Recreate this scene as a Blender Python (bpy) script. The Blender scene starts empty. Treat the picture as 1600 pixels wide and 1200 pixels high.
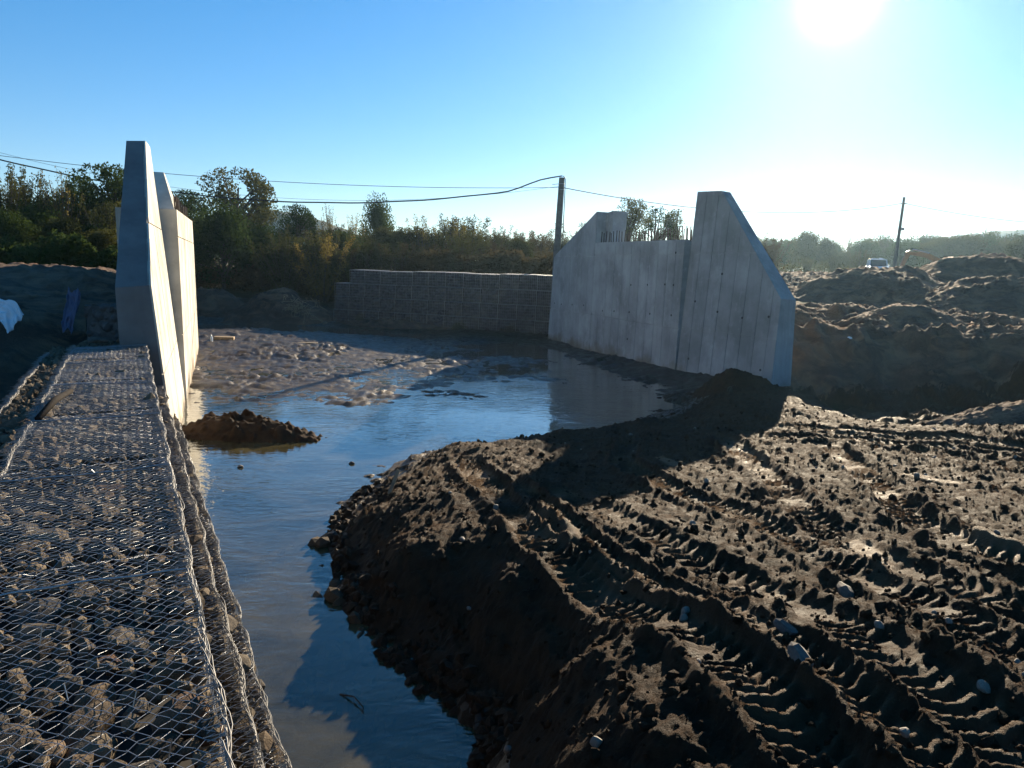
import bpy, bmesh, math, random
import numpy as np
from mathutils import Vector, Matrix
rad = math.radians
random.seed(7)
rng = np.random.default_rng(11)
S = bpy.context.scene
COL = S.collection

# ------------------------------------------------------------------ camera
cam_d = bpy.data.cameras.new('camera')
cam_d.sensor_width = 36.0
cam_d.lens = 36.0 * 1150.0 / 1600.0
cam_d.clip_start = 0.05
cam_d.clip_end = 4000
cam = bpy.data.objects.new('camera', cam_d)
COL.objects.link(cam)
PIT, ROLL, EYE = math.atan(190 / 1150), 0.02, 3.5
cF = Vector((0, math.cos(PIT), -math.sin(PIT)))
cR0 = Vector((1, 0, 0))
cU0 = Vector((0, math.sin(PIT), math.cos(PIT)))
cR = cR0 * math.cos(ROLL) + cU0 * math.sin(ROLL)
cU = cU0 * math.cos(ROLL) - cR0 * math.sin(ROLL)
M = Matrix(((cR.x, cU.x, -cF.x, 0), (cR.y, cU.y, -cF.y, 0), (cR.z, cU.z, -cF.z, EYE), (0, 0, 0, 1)))
cam.matrix_world = M
S.camera = cam

# ------------------------------------------------------------------ sky and sun
SUN_AZ, SUN_EL = rad(21.96), rad(17.5)
SUN = Vector((math.sin(SUN_AZ) * math.cos(SUN_EL), math.cos(SUN_AZ) * math.cos(SUN_EL), math.sin(SUN_EL)))
SKY_STRENGTH = 0.0665
SUN_STRENGTH = 5.0
EXPOSURE = 1.45
W = bpy.data.worlds.new('World')
S.world = W
W.use_nodes = True
wn, wl = W.node_tree.nodes, W.node_tree.links
wn.clear()
sky = wn.new('ShaderNodeTexSky')
sky.sky_type = 'NISHITA'
sky.sun_disc = False
sky.sun_elevation = SUN_EL
sky.sun_rotation = SUN_AZ
sky.altitude = 200
sky.air_density = 1.0
sky.dust_density = 0.05
sky.ozone_density = 3.0
tc = wn.new('ShaderNodeTexCoord')
dot = wn.new('ShaderNodeVectorMath'); dot.operation = 'DOT_PRODUCT'
nrm = wn.new('ShaderNodeVectorMath'); nrm.operation = 'NORMALIZE'
wl.new(tc.outputs['Generated'], nrm.inputs[0])
wl.new(nrm.outputs[0], dot.inputs[0])
dot.inputs[1].default_value = SUN
def wmath(op, a, b):
    n = wn.new('ShaderNodeMath'); n.operation = op
    for i, v in enumerate((a, b)):
        if isinstance(v, (int, float)): n.inputs[i].default_value = v
        else: wl.new(v, n.inputs[i])
    return n.outputs[0]
dpos = wmath('MAXIMUM', dot.outputs['Value'], 0.0)
disc = wmath('MULTIPLY', wmath('POWER', dpos, 2000.0), 10.0)        # bright core of the low sun
aure = wmath('MULTIPLY', wmath('POWER', dpos, 140.0), 2.0)          # its aureole in the hazy air
glow = wmath('ADD', disc, aure)
hsv = wn.new('ShaderNodeHueSaturation')
hsv.inputs['Saturation'].default_value = 1.34
wl.new(sky.outputs[0], hsv.inputs['Color'])
tint = wn.new('ShaderNodeVectorMath'); tint.operation = 'MULTIPLY'
tint.inputs[1].default_value = (0.94, 1.07, 1.28)
wl.new(hsv.outputs[0], tint.inputs[0])
gcol = wn.new('ShaderNodeMix'); gcol.data_type = 'RGBA'; gcol.blend_type = 'ADD'
gcol.inputs[0].default_value = 1.0
gs = wn.new('ShaderNodeVectorMath'); gs.operation = 'SCALE'
gs.inputs[0].default_value = (0.85, 1.0, 1.0)
wl.new(glow, gs.inputs['Scale'])
gam = wn.new('ShaderNodeGamma'); gam.inputs['Gamma'].default_value = 0.80
wl.new(tint.outputs[0], gam.inputs['Color'])
wl.new(gam.outputs[0], gcol.inputs[6])
wl.new(gs.outputs[0], gcol.inputs[7])
bg = wn.new('ShaderNodeBackground')
bg.inputs['Strength'].default_value = SKY_STRENGTH
wl.new(gcol.outputs[2], bg.inputs['Color'])
wo = wn.new('ShaderNodeOutputWorld')
wl.new(bg.outputs[0], wo.inputs['Surface'])

sun_d = bpy.data.lights.new('sun', 'SUN')
sun_d.energy = SUN_STRENGTH
sun_d.angle = rad(0.5)
sun_d.color = (1.0, 0.83, 0.60)
sun_o = bpy.data.objects.new('sun', sun_d)
COL.objects.link(sun_o)
sun_o.rotation_mode = 'QUATERNION'
sun_o.rotation_quaternion = SUN.to_track_quat('Z', 'Y')
sun_o.location = (10, 30, 40)

vs = S.view_settings
S.display_settings.display_device = 'sRGB'
vs.view_transform = 'Standard'
vs.look = 'None'
vs.exposure = EXPOSURE
vs.gamma = 1.0
vs.use_curve_mapping = False
S.render.engine = 'CYCLES'
S.cycles.max_bounces = 6
S.cycles.diffuse_bounces = 2
S.cycles.glossy_bounces = 3
S.cycles.transparent_max_bounces = 12
S.cycles.volume_bounces = 0
S.cycles.sample_clamp_indirect = 6
S.cycles.use_denoising = True
S.cycles.use_adaptive_sampling = True
S.cycles.adaptive_threshold = 0.015

# ------------------------------------------------------------------ helpers: noise
def hsh(ix, iy, seed):
    with np.errstate(over='ignore'):
        h = (ix.astype(np.int64) * 374761393 + iy.astype(np.int64) * 668265263 + seed * 974711) & 0xFFFFFFFF
        h = ((h ^ (h >> 13)) * 1274126177) & 0xFFFFFFFF
        h = ((h ^ (h >> 16)) * 2246822519) & 0xFFFFFFFF
        h = h ^ (h >> 15)
    return (h & 0xFFFFFF).astype(np.float32) / np.float32(0xFFFFFF)
def vnoise(x, y, seed=0):
    ix, iy = np.floor(x), np.floor(y)
    fx, fy = x - ix, y - iy
    ux = fx * fx * fx * (fx * (fx * 6 - 15) + 10)
    uy = fy * fy * fy * (fy * (fy * 6 - 15) + 10)
    a = hsh(ix, iy, seed); b = hsh(ix + 1, iy, seed); c = hsh(ix, iy + 1, seed); d = hsh(ix + 1, iy + 1, seed)
    return ((a * (1 - ux) + b * ux) * (1 - uy) + (c * (1 - ux) + d * ux) * uy) * 2 - 1
def fbm(x, y, octs=4, seed=0, gain=0.5):
    s = 0; a = 1.0; t = 0
    for k in range(octs):
        s = s + a * vnoise(x * 2 ** k + 17.3 * k, y * 2 ** k - 9.1 * k, seed + k); t += a; a *= gain
    return s / t
def clods(x, y, cell, seed, dens=0.7):
    """Lumps of earth: half-buried rounded domes of uneven size on a jittered grid; height in metres."""
    gx, gy = x / cell, y / cell
    ix, iy = np.floor(gx), np.floor(gy)
    h = np.zeros_like(x)
    for dx in (-1, 0, 1):
        for dy in (-1, 0, 1):
            jx, jy = ix + dx, iy + dy
            px = jx + hsh(jx, jy, seed); py = jy + hsh(jx, jy, seed + 1)
            r = 0.22 + 0.45 * hsh(jx, jy, seed + 2) ** 1.5
            on = hsh(jx, jy, seed + 3) < dens
            e = 0.65 + 0.7 * hsh(jx, jy, seed + 4)
            d2 = ((gx - px) ** 2 * e + (gy - py) ** 2 / e) / (r * r)
            v = np.where(on, r * np.sqrt(np.maximum(0, 1 - d2)), 0)
            h = np.maximum(h, v)
    return h * cell
def sstep(a, b, x):
    t = np.clip((x - a) / (b - a), 0, 1)
    return t * t * (3 - 2 * t)
class RBF:
    def __init__(self, pts):
        P = np.array(pts, float); self.p = P[:, :2]; n = len(P)
        A = np.zeros((n + 3, n + 3))
        d = np.hypot(P[:, None, 0] - P[None, :, 0], P[:, None, 1] - P[None, :, 1])
        A[:n, :n] = d - np.eye(n) * 0.05
        A[:n, n] = 1; A[:n, n + 1:n + 3] = self.p; A[n, :n] = 1; A[n + 1:n + 3, :n] = self.p.T
        b = np.zeros(n + 3); b[:n] = P[:, 2]
        self.w = np.linalg.solve(A, b); self.n = n
    def __call__(self, x, y):
        n, w = self.n, self.w
        z = w[n] + w[n + 1] * x + w[n + 2] * y
        for i in range(n):
            z = z + w[i] * np.hypot(x - self.p[i, 0], y - self.p[i, 1])
        return z

# ------------------------------------------------------------------ helpers: objects
def link(o, parent=None):
    COL.objects.link(o)
    if parent is not None: o.parent = parent
    return o
def tag(o, label=None, cat=None, group=None, kind=None):
    if label: o['label'] = label
    if cat: o['category'] = cat
    if group: o['group'] = group
    if kind: o['kind'] = kind
    return o
def empty(name, loc=(0, 0, 0), rz=0.0):
    o = bpy.data.objects.new(name, None); COL.objects.link(o)
    o.location = loc; o.rotation_euler = (0, 0, rz); o.empty_display_size = 0.3
    return o
def mesh_np(name, verts, faces, mat=None, smooth=False):
    """faces: (n,k) int array"""
    verts = np.asarray(verts, np.float32); faces = np.asarray(faces, np.int32)
    me = bpy.data.meshes.new(name)
    k = faces.shape[1]
    me.vertices.add(len(verts)); me.vertices.foreach_set('co', verts.ravel())
    me.loops.add(faces.size); me.loops.foreach_set('vertex_index', faces.ravel())
    me.polygons.add(len(faces))
    me.polygons.foreach_set('loop_start', np.arange(0, faces.size, k, dtype=np.int32))
    me.polygons.foreach_set('loop_total', np.full(len(faces), k, np.int32))
    me.polygons.foreach_set('use_smooth', np.full(len(faces), smooth, bool))
    me.update(calc_edges=True)
    if mat: me.materials.append(mat)
    return me
def obj(name, me, parent=None, loc=None):
    o = bpy.data.objects.new(name, me); link(o, parent)
    if loc is not None: o.location = loc
    return o
def attr(me, name, vals):
    a = me.attributes.new(name, 'FLOAT', 'POINT'); a.data.foreach_set('value', np.asarray(vals, np.float32).ravel())
def grid_mesh(name, X, Y, Z, mat, smooth=True):
    n, m = X.shape
    v = np.stack([X, Y, Z], -1).reshape(-1, 3)
    i = np.arange(n * m).reshape(n, m)
    f = np.stack([i[:-1, :-1], i[:-1, 1:], i[1:, 1:], i[1:, :-1]], -1).reshape(-1, 4)
    return mesh_np(name, v, f, mat, smooth)
class MB:
    """collects simple shapes and links them as one mesh"""
    def __init__(self): self.v = []; self.f = []
    def add(self, vs_, fs): 
        o = len(self.v); self.v += [tuple(p) for p in vs_]; self.f += [tuple(i + o for i in q) for q in fs]; return self
    def box(self, c, s, rot=None):
        x, y, z = s[0] / 2, s[1] / 2, s[2] / 2
        pts = [Vector(p) for p in ((-x, -y, -z), (x, -y, -z), (x, y, -z), (-x, y, -z), (-x, -y, z), (x, -y, z), (x, y, z), (-x, y, z))]
        if rot is not None: pts = [rot @ p for p in pts]
        pts = [p + Vector(c) for p in pts]
        return self.add(pts, [(0, 3, 2, 1), (4, 5, 6, 7), (0, 1, 5, 4), (1, 2, 6, 5), (2, 3, 7, 6), (3, 0, 4, 7)])
    def tube(self, path, radii, n=6, cap=True):
        path = [Vector(p) for p in path]
        if isinstance(radii, (int, float)): radii = [radii] * len(path)
        rings = []
        for i, p in enumerate(path):
            t = (path[min(i + 1, len(path) - 1)] - path[max(i - 1, 0)])
            if t.length < 1e-9: t = Vector((0, 0, 1))
            t.normalize()
            a = t.cross(Vector((0, 0, 1)) if abs(t.z) < 0.9 else Vector((1, 0, 0))).normalized(); b = t.cross(a)
            o = len(self.v)
            for k in range(n):
                q = 2 * math.pi * k / n
                self.v.append(tuple(p + (a * math.cos(q) + b * math.sin(q)) * radii[i]))
            rings.append(o)
        for r0, r1 in zip(rings, rings[1:]):
            for k in range(n): self.f.append((r0 + k, r0 + (k + 1) % n, r1 + (k + 1) % n, r1 + k))
        if cap:
            self.f.append(tuple(rings[0] + k for k in range(n))); self.f.append(tuple(rings[-1] + k for k in reversed(range(n))))
        return self
    def prism(self, poly, z0, z1, xf):
        """polygon (a,b) extruded from c=z0 to c=z1; xf maps (a,b,c) to world"""
        n = len(poly); o = len(self.v)
        self.v += [tuple(xf(a, b, z0)) for a, b in poly] + [tuple(xf(a, b, z1)) for a, b in poly]
        self.f.append(tuple(o + k for k in reversed(range(n)))); self.f.append(tuple(o + n + k for k in range(n)))
        for k in range(n): self.f.append((o + k, o + (k + 1) % n, o + n + (k + 1) % n, o + n + k))
        return self
    def mesh(self, name, mat, smooth=False, bevel=0.0):
        me = bpy.data.meshes.new(name); me.from_pydata(self.v, [], self.f)
        bm = bmesh.new(); bm.from_mesh(me)
        bmesh.ops.recalc_face_normals(bm, faces=bm.faces[:])
        if bevel: bmesh.ops.bevel(bm, geom=bm.edges[:], offset=bevel, segments=2, affect='EDGES', profile=0.6)
        bm.to_mesh(me); bm.free()
        if mat: me.materials.append(mat)
        if smooth: me.polygons.foreach_set('use_smooth', [True] * len(me.polygons))
        return me
    def build(self, name, mat, parent=None, smooth=False, bevel=0.0, loc=None):
        return obj(name, self.mesh(name, mat, smooth, bevel), parent, loc)

# ------------------------------------------------------------------ materials
class N:
    def __init__(self, name):
        self.m = bpy.data.materials.new(name); self.m.use_nodes = True
        self.t = self.m.node_tree; self.t.nodes.clear()
        self.out = self.t.nodes.new('ShaderNodeOutputMaterial')
    def n(self, typ, **kw):
        x = self.t.nodes.new('ShaderNode' + typ)
        for k, v in kw.items():
            if k.startswith('_'): setattr(x, k[1:], v)
        return x
    def set(self, sock, v):
        if hasattr(v, 'is_output') or isinstance(v, bpy.types.NodeSocket): self.t.links.new(v, sock)
        elif isinstance(v, (tuple, list)) and len(v) == 3 and sock.type == 'RGBA': sock.default_value = (*v, 1)
        else: sock.default_value = v
    def coord(self, kind='Object'): return self.n('TexCoord').outputs[kind]
    def pos(self): return self.n('NewGeometry').outputs['Position']
    def mapping(self, v, scale=(1, 1, 1), rot=(0, 0, 0)):
        m = self.n('Mapping'); self.set(m.inputs['Vector'], v); m.inputs['Scale'].default_value = scale; m.inputs['Rotation'].default_value = rot
        return m.outputs[0]
    def noise(self, v, scale, detail=4, rough=0.55, dist=0.0):
        x = self.n('TexNoise'); self.set(x.inputs['Vector'], v)
        x.inputs['Scale'].default_value = scale; x.inputs['Detail'].default_value = detail
        x.inputs['Roughness'].default_value = rough; x.inputs['Distortion'].default_value = dist
        return x.outputs['Fac']
    def voro(self, v, scale, feat='F1'):
        x = self.n('TexVoronoi', _feature=feat); self.set(x.inputs['Vector'], v); x.inputs['Scale'].default_value = scale
        return x.outputs['Distance']
    def ramp(self, fac, stops):
        r = self.n('ValToRGB'); self.set(r.inputs[0], fac); e = r.color_ramp.elements
        while len(e) < len(stops): e.new(0.5)
        for k, (p, c) in enumerate(stops):
            e[k].position = p; e[k].color = (c, c, c, 1) if isinstance(c, (int, float)) else (*c, 1)
        return r.outputs[0]
    def mix(self, fac, a, b, mode='MIX'):
        x = self.n('Mix', _data_type='RGBA', _blend_type=mode); self.set(x.inputs[0], fac); self.set(x.inputs[6], a); self.set(x.inputs[7], b)
        return x.outputs[2]
    def math(self, op, a, b=0.0, c=None):
        x = self.n('Math', _operation=op); self.set(x.inputs[0], a); self.set(x.inputs[1], b)
        if c is not None: self.set(x.inputs[2], c)
        return x.outputs[0]
    def bump(self, h, strength=0.5, dist=0.02, normal=None):
        b = self.n('Bump'); self.set(b.inputs['Height'], h); b.inputs['Strength'].default_value = strength; b.inputs['Distance'].default_value = dist
        if normal is not None: self.set(b.inputs['Normal'], normal)
        return b.outputs[0]
    def attr(self, name):
        a = self.n('Attribute'); a.attribute_name = name; return a.outputs['Fac']
    def principled(self, col, rough=0.7, normal=None, metal=0.0, spec=0.5, **kw):
        p = self.n('BsdfPrincipled'); self.set(p.inputs['Base Color'], col); self.set(p.inputs['Roughness'], rough)
        self.set(p.inputs['Metallic'], metal); self.set(p.inputs['Specular IOR Level'], spec)
        if normal is not None: self.set(p.inputs['Normal'], normal)
        for k, v in kw.items(): self.set(p.inputs[k], v)
        return p.outputs[0]
    def done(self, sh): self.t.links.new(sh, self.out.inputs['Surface']); return self.m

def mat_mud():
    a = N('churned_mud'); p = a.pos()
    big = a.noise(p, 0.9, 4); mid = a.noise(p, 7, 5, 0.6); fine = a.noise(p, 55, 4, 0.65); grit = a.noise(p, 190, 3, 0.7)
    c = a.mix(a.ramp(big, [(0.35, 0.0), (0.7, 1.0)]), (0.025, 0.0148, 0.0088), (0.050, 0.0298, 0.0170))
    c = a.mix(a.ramp(mid, [(0.4, 0.0), (0.7, 0.7)]), c, (0.080, 0.048, 0.027))
    c = a.mix(a.ramp(grit, [(0.64, 0.0), (0.76, 0.4)]), c, (0.11, 0.078, 0.052))
    dry = a.attr('dry')
    c = a.mix(dry, c, (0.165, 0.104, 0.058))
    r = a.ramp(mid, [(0.3, 0.55), (0.7, 0.9)])
    wet = a.attr('wet')
    r = a.math('SUBTRACT', r, a.math('MULTIPLY', wet, 0.3))
    h = a.math('ADD', a.math('MULTIPLY', fine, 1.0), a.math('MULTIPLY', grit, 0.45))
    return a.done(a.principled(c, r, a.bump(h, 1.0, 0.035), spec=a.math('MULTIPLY_ADD', wet, 0.10, 0.045)))
def mat_bed():
    a = N('wet_silt'); p = a.pos()
    mid = a.noise(p, 3.5, 5, 0.6); fine = a.noise(p, 40, 4)
    c = a.mix(a.ramp(mid, [(0.35, 0.0), (0.7, 1.0)]), (0.022, 0.0155, 0.010), (0.060, 0.041, 0.023))
    up = a.n('SeparateXYZ'); a.set(up.inputs[0], p)
    deep = a.ramp(a.math('MULTIPLY_ADD', up.outputs[2], 2.0, 1.0), [(0.2, 1.0), (0.95, 0.0)])
    c = a.mix(deep, c, (0.20, 0.155, 0.085))
    return a.done(a.principled(c, a.ramp(mid, [(0.35, 0.35), (0.7, 0.65)]), a.bump(fine, 0.6, 0.02), spec=0.3))
def mat_earth(name='spoil_earth', tint=(1, 1, 1)):
    a = N(name); p = a.pos()
    big = a.noise(p, 0.35, 4); mid = a.noise(p, 2.5, 6, 0.65); fine = a.noise(p, 14, 5, 0.7)
    t = lambda c: tuple(x * y for x, y in zip(c, tint))
    c = a.mix(a.ramp(big, [(0.35, 0.0), (0.65, 1.0)]), t((0.040, 0.029, 0.022)), t((0.105, 0.068, 0.047)))
    st = a.noise(a.mapping(p, (.8, .8, 1.6)), .9, 5, .65, 1.2)
    c = a.mix(a.ramp(st, [(0.46, 0.0), (0.62, 0.85)]), c, t((0.23, 0.135, 0.078)))
    c = a.mix(a.ramp(mid, [(0.45, 0.0), (0.75, 0.6)]), c, t((0.15, 0.105, 0.075)))
    c = a.mix(a.ramp(fine, [(0.66, 0.0), (0.72, 0.4)]), c, t((0.26, 0.22, 0.18)))
    return a.done(a.principled(c, 0.9, a.bump(a.math('ADD', fine, mid), 0.8, 0.08), spec=0.2))
def mat_ground():
    a = N('rough_ground'); p = a.pos()
    big = a.noise(p, 0.12, 4); mid = a.noise(p, 1.3, 6, 0.65); fine = a.noise(p, 9, 5, 0.7)
    c = a.mix(a.ramp(big, [(0.42, 0.0), (0.6, 1.0)]), (0.060, 0.045, 0.030), (0.055, 0.060, 0.025))
    c = a.mix(a.ramp(mid, [(0.45, 0.0), (0.7, 0.7)]), c, (0.12, 0.095, 0.060))
    return a.done(a.principled(c, 0.95, a.bump(a.math('ADD', fine, mid), 0.8, 0.1), spec=0.15))
def mat_concrete(name, base, board=0.0, horizontal=False, streaky=1.0):
    a = N(name); p = a.pos()
    oi = a.n('ObjectInfo').outputs['Random']
    blot = a.noise(p, 0.8, 5, 0.6); mid = a.noise(p, 4.5, 6, 0.6); fine = a.noise(p, 60, 4, 0.7)
    streak = a.noise(a.mapping(p, (3.2, 3.2, 0.28)), 1.6, 5, 0.65)
    d = tuple(x * 0.66 for x in base); l = tuple(min(1, x * 1.22) for x in base)
    c = a.mix(a.ramp(blot, [(0.36, 0.0), (0.64, 1.0)]), d, l)
    c = a.mix(a.ramp(streak, [(0.50, 0.0), (0.75, 0.42 * streaky)]), c, tuple(x * 0.5 for x in base))
    pale = a.noise(a.mapping(p, (4.5, 4.5, 0.35)), 2.3, 5, 0.6)
    c = a.mix(a.ramp(pale, [(0.58, 0.0), (0.76, 0.4 * streaky)]), c, tuple(min(1, x * 1.7) for x in base))
    c = a.mix(a.ramp(mid, [(0.55, 0.0), (0.72, 0.4)]), c, tuple(min(1, x * 1.45) for x in base))
    c = a.mix(a.math('MULTIPLY', a.ramp(oi, [(0.0, 0.0), (1.0, 1.0)]), 0.6 * streaky), c, tuple(x * 0.72 for x in base))
    sep = a.n('SeparateXYZ'); a.set(sep.inputs[0], p)
    zz = a.math('ADD', sep.outputs[2], a.math('MULTIPLY', a.math('SUBTRACT', blot, 0.5), 1.4))
    mud = a.ramp(zz, [(0.05, 0.75), (0.42, 0.0)])
    c = a.mix(mud, c, (0.16, 0.115, 0.07))
    h = a.math('ADD', a.math('MULTIPLY', fine, 0.35), mid)
    holes = a.ramp(a.voro(p, 26), [(0.05, 0.0), (0.12, 1.0)])
    h = a.math('ADD', h, a.math('MULTIPLY', holes, 0.7))
    if board:
        wv = a.n('TexWave', _wave_type='BANDS', _bands_direction='Z' if horizontal else 'X')
        a.set(wv.inputs['Vector'], p); wv.inputs['Scale'].default_value = board; wv.inputs['Distortion'].default_value = 0.4
        wv.inputs['Detail'].default_value = 2
        h = a.math('ADD', h, a.math('MULTIPLY', wv.outputs['Fac'], 0.9))
    return a.done(a.principled(c, 0.88, a.bump(h, 0.35, 0.012), spec=0.25))
def mat_rock():
    a = N('quarry_rock'); p = a.coord('Object')
    oi = a.n('ObjectInfo').outputs['Random']
    gp = a.pos()
    mid = a.noise(gp, 9, 5, 0.6); fine = a.noise(gp, 70, 4, 0.7)
    cell = a.n('TexWhiteNoise', _noise_dimensions='1D'); a.set(cell.inputs['W'], a.math('MULTIPLY', oi, 91.7))
    hue = a.ramp(cell.outputs['Value'], [(0.0, (0.060, 0.047, 0.033)), (0.35, (0.12, 0.085, 0.052)), (0.6, (0.075, 0.069, 0.060)), (0.85, (0.17, 0.132, 0.088)), (1.0, (0.11, 0.057, 0.033))])
    c = a.mix(a.ramp(mid, [(0.38, 0.0), (0.66, 0.8)]), hue, (0.045, 0.037, 0.028))
    c = a.mix(a.ramp(fine, [(0.6, 0.0), (0.75, 0.5)]), c, (0.26, 0.22, 0.165))
    return a.done(a.principled(c, 0.85, a.bump(a.math('ADD', mid, a.math('MULTIPLY', fine, 0.4)), 0.8, 0.025), spec=0.12))
def mat_wire(name='galvanised_wire', col=(0.31, 0.32, 0.335)):
    a = N(name)
    return a.done(a.principled(col, 0.38, metal=0.85))
def mat_simple(name, col, rough=0.6, metal=0.0, scale=20, var=0.25, spec=0.5):
    a = N(name); n = a.noise(a.coord('Object'), scale, 4)
    c = a.mix(a.ramp(n, [(0.35, 0.0), (0.7, 1.0)]), tuple(x * (1 - var) for x in col), tuple(min(1, x * (1 + var)) for x in col))
    return a.done(a.principled(c, rough, a.bump(n, 0.15, 0.01), metal=metal, spec=spec))
def mat_leaf(name, c0, c1, trans=0.35):
    a = N(name); oi = a.n('ObjectInfo').outputs['Random']
    n = a.noise(a.pos(), 1.6, 3); f = a.noise(a.pos(), 9.0, 2)
    k = a.math('ADD', a.math('MULTIPLY', n, 0.6), a.math('MULTIPLY', oi, 0.4))
    c = a.mix(a.ramp(k, [(0.3, 0.0), (0.75, 1.0)]), c0, c1)
    c = a.mix(a.ramp(f, [(0.55, 0.0), (0.7, 0.4)]), c, tuple(min(1, x * 1.5) for x in c1))
    d = a.n('BsdfDiffuse'); a.set(d.inputs['Color'], c)
    t = a.n('BsdfTranslucent'); a.set(t.inputs['Color'], c)
    m = a.n('MixShader'); m.inputs[0].default_value = trans
    a.t.links.new(d.outputs[0], m.inputs[1]); a.t.links.new(t.outputs[0], m.inputs[2])
    return a.done(m.outputs[0])
def mat_bark():
    a = N('bark'); n = a.noise(a.mapping(a.coord('Object'), (6, 6, 1.2)), 3, 5, 0.7)
    return a.done(a.principled(a.mix(n, (0.035, 0.028, 0.022), (0.11, 0.09, 0.07)), 0.9, a.bump(n, 0.6, 0.03), spec=0.2))
def mat_water():
    a = N('muddy_water'); p = a.pos()
    r1 = a.noise(a.mapping(p, (1.1, 2.6, 1)), 2.4, 3, 0.5, 0.6); r2 = a.noise(a.mapping(p, (1.0, 2.2, 1), (0, 0, 0.5)), 9.0, 2, 0.5)
    calm = a.ramp(a.noise(p, 0.35, 2), [(0.4, 0.25), (0.65, 1.0)])
    h = a.math('MULTIPLY', a.math('ADD', r1, a.math('MULTIPLY', r2, 0.28)), calm)
    nb = a.bump(h, 0.32, 0.05)
    gl = a.n('BsdfGlossy'); a.set(gl.inputs['Color'], (1.0, 1.0, 1.0)); gl.inputs['Roughness'].default_value = 0.015; a.set(gl.inputs['Normal'], nb)
    tr = a.n('BsdfTransparent'); a.set(tr.inputs['Color'], (0.72, 0.66, 0.50))
    di = a.n('BsdfDiffuse'); cloud = a.noise(p, 0.9, 5, 0.6, 0.8)
    a.set(di.inputs['Color'], a.mix(a.ramp(cloud, [(0.35, 0.0), (0.7, 1.0)]), (0.050, 0.046, 0.022), (0.105, 0.088, 0.042)))
    body = a.n('MixShader'); a.set(body.inputs[0], a.ramp(cloud, [(0.3, 0.55), (0.75, 0.9)]))
    a.t.links.new(tr.outputs[0], body.inputs[1]); a.t.links.new(di.outputs[0], body.inputs[2])
    fr = a.n('Fresnel'); fr.inputs['IOR'].default_value = 1.4; a.set(fr.inputs['Normal'], nb)
    m = a.n('MixShader'); a.set(m.inputs[0], a.math('MINIMUM', a.math('MULTIPLY', fr.outputs[0], 1.5), 1.0))
    a.t.links.new(body.outputs[0], m.inputs[1]); a.t.links.new(gl.outputs[0], m.inputs[2])
    return a.done(m.outputs[0])

MUD = mat_mud(); BED = mat_bed(); EARTH = mat_earth(); GROUND = mat_ground(); ROCK = mat_rock(); WATER = mat_water()
WIRE = mat_wire(); WIREOLD = mat_simple('weathered_wire', (.24, .235, .225), .6, .4, 30); WIREDK = mat_wire('dull_wire', (.27, .275, .285)); RUST = mat_simple('rusty_steel', (0.05, 0.03, 0.022), 0.75, 0.3)
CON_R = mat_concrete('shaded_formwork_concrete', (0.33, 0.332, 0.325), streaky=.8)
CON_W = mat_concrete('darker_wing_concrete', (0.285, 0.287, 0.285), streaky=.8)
CON_L = mat_concrete('sunlit_formwork_concrete', (0.52, 0.49, 0.42), streaky=0.35)  # same concrete, base colour lifted to carry sunlight on the left faces
CON_B = mat_concrete('shaded_board_marked_concrete', (0.15, 0.15, 0.148), board=1.6, horizontal=True, streaky=.6)  # real board marks; base colour darkened to paint shade on wing end and top
DARKHOLE = mat_simple('tie_hole_dark', (0.02, 0.02, 0.02), 0.9)
BARK = mat_bark()

# ------------------------------------------------------------------ the lie of the land
GA = np.array([-0.4605, 0.8877]); GN = np.array([0.8877, 0.4605])     # near gabion: along, across (towards water)
CH = [(-1.2, 3.5, -.5), (-1.5, 6, -.45), (-0.6, 4.9, -.1), (-3, 8, -.4), (-3.2, 10, -.35), (-4, 12, -.28), (-2.6, 13.5, -.22), (-5, 14.6, -.14), (-1, 15, -.2),
      (-1.2, 1, -.5), (-.6, -1, -.5), (-2.4, 5, -.45), (-4.6, 10, -.4), (-2.35, 9.37, -.06), (-1.87, 7.69, -.06), (-1.21, 6.38, -.06), (-.8, 5.75, -.06), (-.15, 5.1, -.06), (-.25, 4.55, -.08), (-.3, 3.5, -.15), (-.2, 2, -.2), (-.1, 0, -.2),
      (-2.1, 11.1, -.02), (-1.3, 13.2, -.03), (.6, 14.3, -.05), (2.6, 15.7, -.08), (4.4, 18.0, -.1), (6.2, 19.6, .35),
      (-6, 17, -.03), (-7, 20, -.01), (-8.6, 24, .01), (-5, 24, -.02), (-2, 24, -.02), (-.5, 27, -.02), (-4, 29, 0.0), (-9, 27.5, .04), (1, 22, -.02), (2.5, 20, -.2), (3, 25, -.05), (-1, 19, -.04), (-4, 19, -.02), (0.6, 31, -.04), (1.5, 29, -.1), (4.6, 21.6, -.05),
      (-12, 31.5, .34), (-9, 31.8, .28), (-14, 30.5, .35), (-6, 31.5, .1), (-11, 36.5, -.12), (-8, 36, -.12), (-16, 38, -.08), (-4, 35, -.05), (-17, 45, .8), (-11, 44, .5), (-4, 37, .12), (-1, 34.8, .15), (1.8, 33.6, .1), (-20, 55, 2.4), (-10, 56, 2.6), (-24, 42, .8)]
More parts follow.
